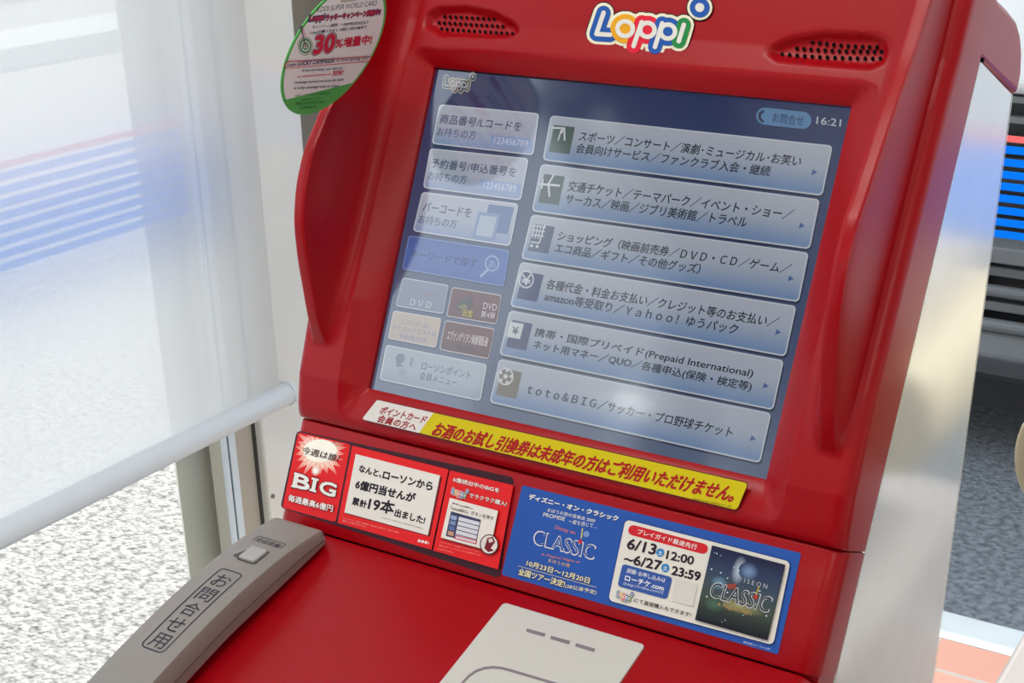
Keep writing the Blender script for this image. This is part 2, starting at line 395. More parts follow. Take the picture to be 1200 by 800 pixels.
for k in range(6):
    b = MB(); yy = -6+k*5.5; b.box((-13.02, yy, 1.2), (-12.96, yy+2.4, 2.7), 'win_blue'); fr = b.build('window', t)

# van parked outside the back window
mat('van_white', (236, 238, 240), rough=.25, coat=.5); mat('van_black', (34, 36, 42), rough=.4); mat('van_grey', (112, 116, 120), rough=.45)
mat('tyre', (24, 24, 26), rough=.8); mat('van_glass', (30, 38, 46), rough=.05, spec=.8)
VY = 3.45
def zv(y): return onY(1180, y, VY)[2]
van = thing('van', 'white van with black slatted grille and grey bumper parked outside behind the kiosk', 'van', (-1.0, VY+1.8, -.02))
VX0, VX1 = -1.75, -.02
b = MB()
prof = [(VY+.02, zv(112)), (VY+.0, zv(100)), (VY+.03, zv(40)), (VY+.10, 1.22), (VY+.62, 1.98), (VY+.95, 2.06), (VY+3.6, 2.06), (VY+3.65, .35), (VY+.25, .35), (VY+.25, zv(112))]
b.prism([(VX0, p[0], p[1]) for p in prof], (VX1-VX0, 0, 0), 'van_white'); b.build('body', van, bevel=.03, seg=3)
b = MB(); b.prism([(VX0+.1, VY+.105, 1.27), (VX0+.1, VY+.585, 1.94), (VX0+.1, VY+.57, 1.96), (VX0+.1, VY+.085, 1.28)], (VX1-VX0-.2, 0, 0), 'van_glass'); b.build('windscreen', van)
b = MB(); b.box((VX0+.05, VY+.05, zv(284)), (VX1-.05, VY+.26, zv(110)), 'van_black')
for k in range(7):
    z = zv(118+k*24); b.box((VX0+.05, VY+.02, z-.007), (VX1-.05, VY+.07, z+.007), 'van_grey' if k < 2 else 'van_black')
b.build('grille', van)
b = MB()
b.box((VX0, VY-.06, zv(302)), (VX1, VY+.25, zv(283)), 'van_grey')
b.box((VX0, VY+.03, zv(455)), (VX1, VY+.25, zv(302)), 'van_black')
for yb, yt in ((345, 331), (386, 371)):
    b.tube([(VX0, VY-.03, (zv(yb)+zv(yt))/2), (VX1, VY-.03, (zv(yb)+zv(yt))/2)], (zv(yt)-zv(yb))/2, 'van_grey', 14)
for (ya, yb_) in ((302, 332), (344, 372)):
    for xx in np.arange(VX0+.03, VX1, .17):
        b.box((xx, VY-.035, zv(yb_)), (xx+.045, VY+.03, zv(ya)), 'van_grey')
        b.box((xx+.045, VY-.02, (zv(ya)+zv(yb_))/2-.012), (xx+.17, VY+.03, (zv(ya)+zv(yb_))/2+.012), 'van_grey')
b.build('bumper', van, bevel=.004)
b = MB(); b.prism([(VX0, VY-.03, zv(386)), (VX0, VY-.05, zv(414)), (VX0, VY+.05, zv(455)), (VX0, VY+.12, zv(455)), (VX0, VY+.12, zv(386))], (VX1-VX0, 0, 0), 'van_grey'); b.build('valance', van, bevel=.01)
b = MB(); b.box((VX0+.1, VY+.06, zv(492)), (VX1-.1, VY+.4, zv(452)), 'van_black'); b.build('lower_intake', van)
for xx in (VX0+.03, VX1-.33):
    b = MB(); b.box((xx, VY-.01, zv(105)+.02), (xx+.30, VY+.15, zv(105)+.2), 'chrome'); b.build('headlamp', van, bevel=.03)
for xx in (VX0+.02, VX1-.22):
    for yy in (VY+.75, VY+3.0):
        b = MB(); b.tube([(xx, yy, .30), (xx+.2, yy, .30)], .32, 'tyre', 28); wh = b.build('wheel', van, smooth=True)
        bb = MB(); bb.tube([(xx-.012, yy, .30), (xx+.212, yy, .30)], .19, 'chrome', 20); bb.build('hub_cap', wh)

# ------------------------------------------------------------------ the roller blind
BX = -1.30
b = MB()
pr = [onX(*c, BX) for c in ((0, 600), (329, 450))]
yb1 = onX(327, 447, BX)[1]; zr = onX(200, 525, BX)[2]
bl = thing('roller_blind', 'sheer white roller blind over the left window with pale bottom rail', 'blind', (BX, .9, 2.5))
ny = 60
vs = []; fs = []
for i in range(ny+1):
    y = .3+(yb1-.3)*i/ny; vs += [(BX, y, zr), (BX, y, 2.50)]
for i in range(ny): fs.append((2*i, 2*i+2, 2*i+3, 2*i+1))
b.add(vs, fs, 'blind_fabric'); b.build('fabric', bl, smooth=True)
mat('rail', (206, 210, 214), rough=.35)
r1 = (onX(200, 512, BX)[2]-onX(200, 541, BX)[2])/2; zc = (onX(200, 512, BX)[2]+onX(200, 541, BX)[2])/2
ye = onX(334, 463, BX)[1]
b = MB(); b.tube([(BX+.002, .29, zc), (BX+.002, ye, zc)], r1, 'rail', 22); rl = b.build('bottom_rail', bl, smooth=True)
b = MB(); b.tube([(BX+.002, ye, zc), (BX+.002, ye+.006, zc)], r1*1.08, 'rail', 22); b.build('end_cap', rl, smooth=True)
b = MB(); b.tube([(BX, .28, 2.52), (BX, yb1+.02, 2.52)], .028, 'rail', 18); b.build('roller_tube', bl, smooth=True)
# two more blinds further along the same wall; the photo shows them only as dim bands mirrored in the screen
for ya, yb2, lab in ((-.90, -.42, 'narrow sheer white roller blind on the left wall beside the camera'), (-3.8, -1.45, 'wide sheer white roller blind on the left wall towards the shop front')):
    bl2 = thing('roller_blind', lab, 'blind', (BX, (ya+yb2)/2, 2.5))
    b = MB(); b.add([(BX, ya, zr), (BX, yb2, zr), (BX, yb2, 2.26), (BX, ya, 2.26)], [(0, 1, 2, 3)], 'blind_fabric'); b.build('fabric', bl2)
    b = MB(); b.tube([(BX+.002, ya-.01, zc), (BX+.002, yb2+.01, zc)], r1, 'rail', 18); b.build('bottom_rail', bl2, smooth=True)
    b = MB(); b.tube([(BX, ya-.02, 2.25), (BX, yb2+.02, 2.25)], .026, 'rail', 18); b.build('roller_tube', bl2, smooth=True)

# ceiling lamps
for i, (x, y) in enumerate(((-.55, .1), (1.7, -1.2), (-.55, -2.4), (1.7, -3.2))):
    lab = ['tube lamp on the ceiling nearest the kiosk', 'tube lamp on the ceiling towards the right wall, second nearest', 'tube lamp on the ceiling at the shop front left', 'tube lamp on the ceiling at the shop front right'][i]
    t = thing('ceiling_lamp', lab, 'lamp', (x, y, 2.7), 'ceiling lamps')
    b = MB(); b.box((x-.62, y-.09, 2.66), (x+.62, y+.09, 2.7), 'wall'); b.build('housing', t)
    b = MB(); b.box((x-.6, y-.06, 2.635), (x+.6, y+.06, 2.66), 'lamp'); b.build('diffuser', t, bevel=.01)
    ld = bpy.data.lights.new('tube_light', 'AREA'); ld.shape = 'RECTANGLE'; ld.size = 1.2; ld.size_y = .12; ld.energy = LAMP_W; ld.color = (1, .98, .94)
    lo = bpy.data.objects.new('tube_light', ld); COL.objects.link(lo); lo.location = (x, y, 2.63); lo.parent = t; lo.matrix_parent_inverse = t.matrix_basis.inverted()

# ------------------------------------------------------------------ the kiosk
K = thing('ticket_kiosk', 'red self-service ticket kiosk with tilted touch screen and steel sides', 'kiosk', (-.449, .80, 0))
UX = .2105; XR, XL = -.449+UX, -.449-UX
SW, SH = .1525, .2295
WV = [-.06, .0, .018, .024, .033, .045, .0557, .078, .0927, .102, .125, .15, .169, .19, .219, .247, .285, .33]
WW = [-.03, -.004, .009, .0150, .0235, .0325, .039, .0535, .061, .0655, .0705, .0698, .0635, .058, .050, .041, .033, .028]
def wing(v): return float(np.interp(v, WV, WW))
_vv = np.linspace(-.06, .33, 400); _w0 = np.interp(_vv, WV, WW)
_k = np.hanning(31); _k /= _k.sum(); _w1 = np.convolve(np.pad(_w0, 15, mode='edge'), _k, mode='valid')
def wing(v): return float(np.interp(v, _vv, _w1))
def fbase(v): return float(np.interp(v, [-.031, -.0285, -.022, 0.0, .06, .15, .23, .26, .33], [.002, .0045, .0075, .013, .0165, .013, .009, .006, .005]))
def inner(u, v):
    dx = (abs(u)-SW)/.0175; dt = (v-SH)/.0125; db = (-v)/.027
    dx = max(dx, 0); dy = max(dt, db, 0); p = 3.2
    return (dx**p+dy**p)**(1/p)
SPK = {}
def spk_poly(side):
    # outline of the speaker recess in plane coordinates
    if side < 0: pts = [(497, 32), (499, 16), (512, 7), (545, 5), (580, 12), (604, 26), (610, 37), (600, 46), (560, 46), (515, 43)]
    else: pts = [(898, 62), (905, 52), (925, 42), (965, 36), (1020, 38), (1037, 44), (1043, 58), (1038, 74), (1020, 82), (975, 79), (910, 72)]
    return [FRONT.uv(x, y, .006) for x, y in pts]
SPK = {s: np.array(spk_poly(s)) for s in (-1, 1)}
def sd_poly(p, P):
    d = 1e9; ins = False; n = len(P)
    for i in range(n):
        a = P[i]; b_ = P[(i+1) % n]; e = b_-a; w = p-a; t = max(0, min(1, (w @ e)/(e @ e))); q = w-e*t; d = min(d, q @ q)
        if (a[1] > p[1]) != (b_[1] > p[1]) and p[0] < (b_[0]-a[0])*(p[1]-a[1])/(b_[1]-a[1])+a[0]: ins = not ins
    d = math.sqrt(d); return -d if ins else d
def hface(u, v):
    au = abs(u); f = fbase(v); D = inner(u, v)
    if D <= 0: return 0.0
    if D < 1: return f*(D**.9)
    # speaker recesses
    h = f
    if .235 < v < .29 and au > .085 and au < .172:
        d = sd_poly(np.array([u, v]), SPK[-1 if u < 0 else 1])
        if d < 0: h = f-.0055*min(1, -d/.0045)
    W = max(wing(v)-f, 0)
    prof = [(.1705, 0), (.1735, .02), (.177, .07), (.1805, .2), (.1835, .5), (.1855, .88), (.1865, .985), (.188, 1.0), (.1935, 1.0), (.1952, .985), (.1963, .90), (.1980, .5), (.1999, .08), (.2008, 0)]
    k = float(np.interp(au, [q[0] for q in prof], [q[1] for q in prof]))
    h += W*k
    if au > .2008:
        r = .0097; t = min(1, (au-.2008)/r); h -= r*(1-math.sqrt(max(0, 1-t*t)))
    return h
us = sorted(set([round(x, 5) for x in list(np.linspace(-.1525, .1525, 155))]+[s*x for s in (-1, 1) for x in (.154, .1555, .157, .1585, .16, .1615, .163, .1645, .166, .1675, .169, .17, .1705, .172, .1735, .175, .177, .179, .1805, .182, .1835, .1845, .1855, .186, .1865, .188, .190, .192, .1935, .1945, .1952, .1958, .1963, .1972, .198, .199, .1999, .2008, .202, .204, .2065, .2085, .2097, .2103, .2105)]))
vs_ = sorted(set([-.031, -.0302, -.029, -.0275]+[round(x, 5) for x in np.arange(-.026, 0, .0018)]+[0.0]+[round(x, 5) for x in np.arange(.0025, SH, .0025)]+[SH]+[round(x, 5) for x in np.arange(SH+.0015, .305, .0017)]))
b = MB(); idx = {}; V = []; Fc = []
for j, v in enumerate(vs_):
    for i, u in enumerate(us):
        if abs(u) < SW-1e-4 and 1e-5 < v < SH-1e-5: continue
        idx[(i, j)] = len(V); V.append(FRONT.p(u, v, hface(u, v)))
for j in range(len(vs_)-1):
    for i in range(len(us)-1):
        k4 = [(i, j), (i+1, j), (i+1, j+1), (i, j+1)]
        um = (us[i]+us[i+1])/2; vm = (vs_[j]+vs_[j+1])/2
        if abs(um) < SW-1e-5 and 1e-6 < vm < SH-1e-6: continue
        Fc.append(tuple(idx[k] for k in k4))
# skirts: sides back to the steel, lower lip back
n_u = len(us)
for side, i in ((-1, 0), (1, n_u-1)):
    prev = None
    for j, v in enumerate(vs_):
        a = idx[(i, j)]; V.append(FRONT.p(us[i], v, -.042)); c = len(V)-1
        if prev: Fc.append((prev[0], a, c, prev[1]) if side > 0 else (a, prev[0], prev[1], c))
        prev = (a, c)
prev = None
for i, u in enumerate(us):
    a = idx[(i, 0)]; V.append(FRONT.p(u, vs_[0], -.03)); c = len(V)-1
    if prev: Fc.append((a, prev[0], prev[1], c))
    prev = (a, c)
# lip round the screen opening
ring_ = [(-SW, 0, 1), (SW, 0, 1), (SW, SH, 1), (-SW, SH, 1)]
for k in range(4):
    a = ring_[k]; c = ring_[(k+1) % 4]
    o = len(V); V += [FRONT.p(a[0], a[1], 0), FRONT.p(c[0], c[1], 0), FRONT.p(c[0], c[1], -.012), FRONT.p(a[0], a[1], -.012)]
    Fc.append((o, o+1, o+2, o+3))
b.add(V, Fc, 'red')
housing = b.build('screen_housing', K, smooth=True, angle=50)
# rounded cap behind the top: side profile from the front top edge over to the back
vt = vs_[-1]; pt = FRONT.p(0, vt, .0); p0 = FRONT.p(0, vt, -.042)
def yz(x, y): q = onX(x, y, XR); return (q[1], q[2])
cap = [yz(1172, 0), yz(1184, 12), yz(1193, 24), yz(1197.5, 40), yz(1199, 60), yz(1198, 85), yz(1193, 111)]
diag0 = yz(1151, 71)
slope = (cap[0][1]-cap[1][1])/(cap[0][0]-cap[1][0])
top_front = (pt[1]+.012, pt[2]+.002)
pk = FRONT.p(0, vt, -.016); dk_ = np.array([diag0[0], diag0[1]])+np.array([p0[1]-pk[1], p0[2]-pk[2]])*-1
poly = [diag0, (float(dk_[0]), float(dk_[1])), (pk[1], pk[2]), (pt[1]+.004, pt[2]-.002), top_front]+[(.905, pt[2]+.000), (.920, pt[2]-.004)]+cap
b = MB()
poly = [(p[0], p[1]) for p in poly]
def inset(s_): return XR-s_
rows = [(XL+.0, ), (XR, )]
b.prism([(XL+.0003, p[0], p[1]) for p in poly], (XR-XL-.0006, 0, 0), 'red'); b.build('top_cap', K, bevel=.004, seg=3, smooth=True)
b = MB(); q = onX(1151.5, 70.5, XR); b.tube([(XR-.001, q[1], q[2]), (XR+.0008, q[1], q[2])], .0014, 'hole'); b.build('rivet_hole', K)
# body: steel side panels, back
SFT = diag0; dirv = np.array([-math.sin(TILT), -math.cos(TILT)])
zb = .84; tt = (SFT[1]-zb)/math.cos(TILT); low = (SFT[0]-math.sin(TILT)*tt, zb)
YB = 1.006
rear_top = yz(1188, 111)
side = [SFT, low, (low[0]-.03, .80), (low[0]-.03, .0), (YB, 0), (YB, rear_top[1])]
for nm, xa, xb in (('side_panel', XR-.0045, XR-.0012), ('side_panel', XL+.0012, XL+.0045)):
    b = MB(); b.prism([(xa, p[0], p[1]) for p in side], (xb-xa, 0, 0), 'steel')
    o = b.build(nm, K, bevel=.0008); o['label'] = 'brushed steel side panel'
# edge highlight of the steel panel, painted on as thin pale strips
b = MB(); a0 = np.array([XR-.0008, SFT[0], SFT[1]]); a1 = np.array([XR-.0008, low[0], low[1]]); n3 = np.array([0, .0011, -.0005])
b.add([a0, a1, a1+n3, a0+n3], [(0, 1, 2, 3)], 'edge_highlight')
r0 = np.array([XR-.0008, YB-.0012, rear_top[1]]); r1_ = np.array([XR-.0008, YB-.0012, 0.0]); b.add([r0, r1_, r1_+(0, .0014, 0), r0+(0, .0014, 0)], [(0, 1, 2, 3)], 'edge_highlight'); b.build('highlight_strip', K)
b = MB(); inn = [(SFT[0]+.012, SFT[1]-.012), (low[0]+.012, low[1]), (low[0]-.02, .80), (low[0]-.02, 0), (YB-.003, 0), (YB-.003, rear_top[1]-.005)]
b.prism([(XL+.005, p[0], p[1]) for p in inn], (XR-XL-.010, 0, 0), 'steel'); b.build('carcass', K)
# ad strip below the seam
def hstrip(u):
    au = abs(u); h = 0.0
    if au > .1985:
        r = .012; t = min(1, (au-.1985)/r); h -= r*(1-math.sqrt(max(0, 1-t*t)))
    return h
us2 = sorted(set([s*x for s in (-1, 1) for x in (0, .05, .10, .15, .19, .1985, .2, .2015, .203, .2045, .206, .2075, .2088, .2097, .2103, .2105)]))
def strip(name, prof, tail):
    """prof: list of points (y,z offset from the front plane as (v,w)) swept across u with rounded shoulders"""
    V = []; Fc = []; n = len(us2)+2
    for (v, w, sc_) in prof:
        for i, u in enumerate([us2[0]]+us2+[us2[-1]]):
            ww = tail if i in (0, n-1) else w+hstrip(u)*sc_
            V.append(FRONT.p(u, v, ww))
    for j in range(len(prof)-1):
        for i in range(n-1): Fc.append((j*n+i, (j+1)*n+i, (j+1)*n+i+1, j*n+i+1))
    mb = MB(); mb.add(V, Fc, 'red'); return mb.build(name, K, smooth=True, angle=50)
strip('advert_panel_body', [(-.0320, -.03, 1), (-.0320, -.0010, 1), (-.0326, -.0003, 1), (-.0335, 0, 1), (-.06, 0, 1), (-.085, 0, 1), (-.1085, 0, 1), (-.1091, -.0003, 1), (-.1094, -.0008, 1), (-.1094, -.03, 1)], -.042)
b = MB()
for va, vb in ((-.029, -.036), (-.106, -.114)):
    b.prism([FRONT.p(-.2, va, -.016), FRONT.p(.2, va, -.016), FRONT.p(.2, vb, -.016), FRONT.p(-.2, vb, -.016)], FRONT.n*-.008, 'seam')
b.build('seam', K)
# deck (slopes gently towards the user)
prof = [(0.012, -.0155), (0.0004, -.0010), (-.0008, -.0002), (-.002, 0), (-.02, 0), (-.10, 0), (-.235, 0), (-.25, -.004), (-.258, -.014), (-.26, -.035), (-.255, -.10)]
V = []; Fc = []; n = len(us2)+2
for (d, h) in prof:
    for i, u in enumerate([us2[0]]+us2+[us2[-1]]):
        V.append(DECK.p(u, d, (h-.055 if i in (0, n-1) else h+hstrip(u))))
for j in range(len(prof)-1):
    for i in range(n-1): Fc.append((j*n+i, (j+1)*n+i, (j+1)*n+i+1, j*n+i+1))
b = MB(); b.add(V, Fc, 'red')
for s_ in (-1, 1):
    b.prism([FRONT.p(s_*u, v, -.011) for u, v in ((.19, -.100), (.2094, -.100), (.2094, -.150), (.19, -.150))], FRONT.n*-.033, 'red')
deck = b.build('control_deck', K, smooth=True, angle=50)
b = MB(); b.prism([(XL+.01, .70, .98), (XL+.01, .47, .92), (XL+.01, .47, .86), (XL+.01, .62, .02), (XL+.01, .72, .02)], (XR-XL-.02, 0, 0), 'red'); b.build('front_panel', K)

# speakers
for s in (-1, 1):
    b = MB(); pts = SPK[s]; c0 = pts.mean(0)
    A = Art(b, FRONT, 'hole', .0016)
    if s < 0:
        for r_, (x0, y0, x1, y1, n_) in enumerate(((515.5, 23.2, 578, 23, 10), (514.5, 30.3, 589, 31.2, 12), (518, 35, 600, 39.5, 13))):
            rows_ = [((521, 19.3), (579, 22.5), 10), ((514.5, 26.5), (589, 31), 13), ((517.5, 34), (600.5, 39.5), 14)][r_]
            for k in range(rows_[2]):
                t_ = k/(rows_[2]-1); A.disc((rows_[0][0]*(1-t_)+rows_[1][0]*t_, rows_[0][1]*(1-t_)+rows_[1][1]*t_), 1.75, (10, 3, 4), r2=2.2, seg=12)
    else:
        for rows_ in (((952, 49.5), (1027.5, 55.5), 10), ((934, 56.8), (1033, 60.5), 13), ((916.5, 63.8), (1031.5, 68.8), 14)):
            for k in range(rows_[2]):
                t_ = k/(rows_[2]-1); cx_ = rows_[0][0]*(1-t_)+rows_[1][0]*t_
                A.disc((cx_, rows_[0][1]*(1-t_)+rows_[1][1]*t_+1.2*math.sin(math.pi*t_)), 2.3, (10, 3, 4), r2=2.7, seg=12)
    o = b.build('speaker_grille', K)

# badge above the screen
b = MB(); A = Art(b, FRONT, 'print', .0064, off=(680, 0), k=7.5); A.logo(lambda p: p); b.build('logo_badge', K)

# ------------------------------------------------------------------ touch screen
b = MB()
b.box((0, 0, 0), (.001, .001, .001), 'black'); b.v.clear(); b.f.clear(); b.m.clear(); b.c.clear()
V = [FRONT.p(u, v, w) for w in (-.0035, -.014) for u, v in ((-SW-.004, -.004), (SW+.004, -.004), (SW+.004, SH+.004), (-SW-.004, SH+.004))]
b.add(V, [(0, 1, 2, 3), (7, 6, 5, 4), (0, 4, 5, 1), (1, 5, 6, 2), (2, 6, 7, 3), (3, 7, 4, 0)], 'black')
A = Art(b, FRONT, 'screen', -.0032)
SQ = [(511.5, 81.5), (1000, 126.5), (899, 564), (434.5, 457.5)]
A.quad(SQ, bands=[(0, (30, 46, 92)), (.12, (38, 54, 98)), (.5, (58, 74, 112)), (1, (84, 98, 128))])
scr = b.build('touch_screen', K)
INK = (4, 6, 30)
def bil(q, a, t):
    TL, TR, BR, BL = [np.array(p, float) for p in q]; return (TL*(1-a)+TR*a)*(1-t)+(BL*(1-a)+BR*a)*t
BT = [((645.3, 135), (976, 170.5), (963.6, 229.5), (635.8, 187.6)), ((634, 191.7), (961, 233.5), (949, 292), (623, 247.5)), ((623, 251), (948, 296), (936, 354), (610.5, 303.2)),
      ((610, 306.5), (933.5, 358.5), (920.5, 417.8), (597.5, 359)), ((597, 363.2), (918.7, 422), (906, 480.5), (585, 415.6)), ((585, 420), (904, 484), (890.7, 542.5), (573.6, 471.4))]
TX = [[('スポーツ／コンサート／演劇･ミュージカル･お笑い', .115, .90), ('会員向けサービス／ファンクラブ入会・継続', .112, .80)],
      [('交通チケット／テーマパーク／イベント・ショー／', .112, .915), ('サーカス／映画／ジブリ美術館／トラベル', .112, .76)],
      [('ショッピング（映画前売券／ＤＶＤ・ＣＤ／ゲーム／', .112, .945), ('エコ商品／ギフト／その他グッズ）', .112, .63)],
      [('各種代金・料金お支払い／クレジット等のお支払い／', .112, .945), ('amazon等受取り／Ｙａｈｏｏ！ゆうパック', .115, .81)],
      [('携帯・国際プリペイド(Prepaid International)', .108, .90), ('ネット用マネー／QUO／各種申込(保険・検定等)', .112, .905)],
      [('ｔｏｔｏ＆ＢＩＧ／サッカー・プロ野球チケット', .125, .877)]]
ICC = [(70, 92, 84), (68, 84, 84), (72, 82, 112), (56, 66, 112), (78, 82, 120), (120, 112, 104)]
LABS = ['menu button for sports and concert tickets, topmost', 'menu button for travel and event tickets', 'menu button for shopping', 'menu button for paying bills', 'menu button for prepaid cards', 'menu button for lottery and ball game tickets, lowest']
for i, q in enumerate(BT):
    b = MB(); A = Art(b, FRONT, 'screen', -.0031)
    sh = [np.array(p)+np.array((1.2, 2.6)) for p in q]
    A.quad(sh, rad=.09, col=(30, 40, 66)); A.up()
    A.quad(q, rad=.09, col=(196, 202, 212)); A.up()
    q2 = [bil(q, .005, .028), bil(q, .995, .028), bil(q, .995, .972), bil(q, .005, .972)]
    A.quad(q2, rad=.08, bands=[(0, (176, 182, 194)), (.45, (166, 174, 190)), (.62, (150, 164, 186)), (.95, (112, 140, 180)), (1, (120, 146, 182))]); A.up()
    def B(a, t): return bil(q, a, t)
    ic = [B(.018, .2), B(.092, .2), B(.090, .80), B(.016, .80)]
    A.quad(ic, rad=.05, col=ICC[i]); A.up()
    W = (206, 210, 214)
    if i == 0:
        A.line([B(.012, .27), B(.052, .25), B(.048, .36)], 2.2, W); A.line([B(.056, .25), B(.064, .5)], 2, W); A.line([B(.046, .3), B(.042, .52)], 1.6, W)
    elif i == 1:
        A.line([B(.012, .42), B(.078, .40)], 2.6, W); A.line([B(.052, .2), B(.040, .40), B(.052, .64)], 2.2, W); A.line([B(.018, .32), B(.020, .5)], 1.6, W)
    elif i == 2:
        for k in range(4): A.line([B(.020+k*.011, .22), B(.022+k*.010, .5)], 1.3, W)
        for k in range(3): A.line([B(.018, .24+k*.1), B(.060, .24+k*.1)], 1.3, W)
        A.line([B(.056, .18), B(.05, .6), B(.02, .6)], 1.5, W); A.disc(B(.026, .68), 1.8, W); A.disc(B(.046, .68), 1.8, W)
    elif i == 3:
        c = B(.034, .36); A.disc(c, 9.2, W, inner=.84, r2=10.5); A.text('¥', (c[0]-4.5, c[1]-6), (c[0]-5.5, c[1]+6), (c[0]+5, c[1]+7), W, bold=.02)
    elif i == 4:
        A.quad([B(.012, .24), B(.062, .24), B(.060, .58), B(.010, .58)], col=W); A.up(); c = B(.036, .41); A.text('¥', (c[0]-3, c[1]-4.5), (c[0]-3.6, c[1]+4.5), (c[0]+3.6, c[1]+5), (70, 76, 112), bold=.02)
    else:
        c = B(.036, .36); A.disc(c, 9.5, W, r2=10.5); A.up(); A.disc(c, 7.6, ICC[i], r2=8.6); A.up(); A.disc(c, 3.2, W, seg=5)
        for k in range(5):
            t_ = k*72*math.pi/180; A.disc((c[0]+6.4*math.cos(t_), c[1]+7.2*math.sin(t_)), 2, W, seg=6)
    A.up()
    if len(TX[i]) == 2:
        for (st, a, e), (t0, t1) in zip(TX[i], ((.27, .485), (.535, .75))):
            A.text(st, B(a, t0), B(a-.003, t1), B(e, t1), INK, bold=.014)
    else:
        st, a, e = TX[i][0]; A.text(st, B(a, .42), B(a-.003, .64), B(e, .64), INK, bold=.014)
    A.poly([B(.948, .5), B(.966, .56), B(.946, .62)], (66, 96, 150))
    o = b.build('menu_button', scr); o['label'] = LABS[i]
def side_button(q, name, bands, edge, rad=.09):
    b = MB(); A = Art(b, FRONT, 'screen', -.0031)
    A.quad([np.array(p)+np.array((.6, 1.6)) for p in q], rad=rad, col=(36, 48, 84)); A.up()
    A.quad(q, rad=rad, col=edge); A.up()
    A.quad([bil(q, .012, .03), bil(q, .988, .03), bil(q, .988, .97), bil(q, .012, .97)], rad=rad*.9, bands=bands); A.up()
    return b, A
GB = [(0, (182, 186, 200)), (.55, (172, 178, 196)), (1, (140, 158, 196))]
for q, t1, t2, lab in ((((515, 122), (632, 132.7), (625, 182), (505.6, 168.5)), ('商品番号/Lコードを', .04, .84), ('お持ちの方', .035, .41), 'button for product numbers'),
                  (((504, 173.5), (619.8, 185.5), (610.3, 235), (495.5, 220)), ('予約番号/申込番号を', .04, .90), ('お持ちの方', .035, .42), 'button for reservation numbers'),
                  (((494.6, 224.5), (608, 238.5), (597.8, 288.6), (483.6, 270.8)), ('バーコードを', .05, .54), ('お持ちの方', .035, .42), 'button for barcodes')):
    b, A = side_button(q, '', GB, (206, 210, 222))
    for (st, a, e), (y0_, y1_) in ((t1, (.24, .47)), (t2, (.56, .78))):
        A.text(st, bil(q, a, y0_), bil(q, a-.005, y1_), bil(q, e, y1_), (52, 62, 104), bold=.012 if y0_ < .3 else .0)
    if 'bar' not in lab:
        A.quad([bil(q, .56, .62), bil(q, .97, .62), bil(q, .97, .86), bil(q, .56, .86)], col=(142, 164, 206)); A.up()
        A.text('123456789', bil(q, .60, .66), bil(q, .60, .82), bil(q, .93, .82), (210, 216, 232), bold=.0)
    else:
        A.quad([bil(q, .70, .10), bil(q, .96, .10), bil(q, .95, .74), bil(q, .69, .74)], col=(96, 122, 168)); A.up()
        A.quad([bil(q, .61, .30), bil(q, .84, .30), bil(q, .83, .95), bil(q, .60, .95)], col=(128, 150, 188)); A.up()
        A.quad([bil(q, .64, .38), bil(q, .81, .38), bil(q, .80, .86), bil(q, .63, .86)], col=(176, 188, 208))
    o = b.build('side_button', scr); o['label'] = lab
q = ((479, 275.5), (597.4, 293.4), (590.5, 336), (471, 315.4))
b, A = side_button(q, '', [(0, (64, 96, 168)), (.5, (70, 106, 178)), (1, (58, 92, 168))], (110, 140, 196))
A.text('キーワードで探す', bil(q, .06, .38), bil(q, .055, .62), bil(q, .70, .62), (34, 50, 104), bold=.01)
c = bil(q, .85, .42); A.disc(c, 8.5, (150, 172, 210), inner=.8, r2=9.5); A.line([(c[0]-5.5, c[1]+8), (c[0]-13, c[1]+15)], 3, (150, 172, 210)); A.text('あ', (c[0]-4, c[1]-4), (c[0]-4.5, c[1]+5), (c[0]+4, c[1]+6), (150, 172, 210))
o = b.build('side_button', scr); o['label'] = 'blue keyword search button'
q = ((472, 325), (526, 334), (519.5, 368), (463.5, 358.5))
b, A = side_button(q, '', [(0, (132, 142, 166)), (1, (122, 134, 160))], (200, 206, 214))
A.text('ＤＶＤ', bil(q, .28, .66), bil(q, .28, .88), bil(q, .72, .88), (206, 208, 212)); A.text('フェア実施中', bil(q, .26, .36), bil(q, .26, .50), bil(q, .78, .50), (160, 140, 150)); o = b.build('tile_button', scr); o['label'] = 'grey tile'
q = ((530, 336), (588, 345.6), (582, 380), (523, 370.4))
b, A = side_button(q, '', [(0, (104, 52, 58)), (1, (84, 40, 46))], (200, 196, 200))
A.poly([bil(q, .12, .7), bil(q, .25, .35), bil(q, .42, .2), bil(q, .46, .5), bil(q, .36, .75)], (52, 50, 56)); A.up(); A.poly([bil(q, .18, .62), bil(q, .3, .5), bil(q, .4, .6), bil(q, .3, .72)], (120, 112, 60)); A.up()
A.text('仮面', bil(q, .3, .68), bil(q, .3, .9), bil(q, .5, .9), (190, 176, 84), bold=.02)
A.text('DVD', bil(q, .68, .34), bil(q, .68, .56), bil(q, .95, .56), (206, 200, 204), bold=.015); A.text('第4弾', bil(q, .66, .62), bil(q, .66, .84), bil(q, .94, .84), (206, 200, 204), bold=.01); o = b.build('tile_button', scr); o['label'] = 'dark red tile with picture'
q = ((461, 363.5), (517.6, 373), (511, 407.5), (454.4, 396.5))
b, A = side_button(q, '', [(0, (190, 176, 164)), (1, (182, 168, 158))], (210, 208, 206))
for (st, y_, e) in (('ニンテンドーDS', .24, .76), ('ドラゴンクエストIX', .48, .96), ('予約受付中', .74, .78)):
    A.text(st, bil(q, .2 if e < .8 else .06, y_), bil(q, .2 if e < .8 else .06, y_+.17), bil(q, e, y_+.17), (118, 124, 170))
o = b.build('tile_button', scr); o['label'] = 'cream tile'
q = ((521.7, 375), (580, 385), (572.6, 420.7), (515, 409.7))
b, A = side_button(q, '', [(0, (100, 44, 46)), (1, (76, 30, 34))], (200, 194, 196))
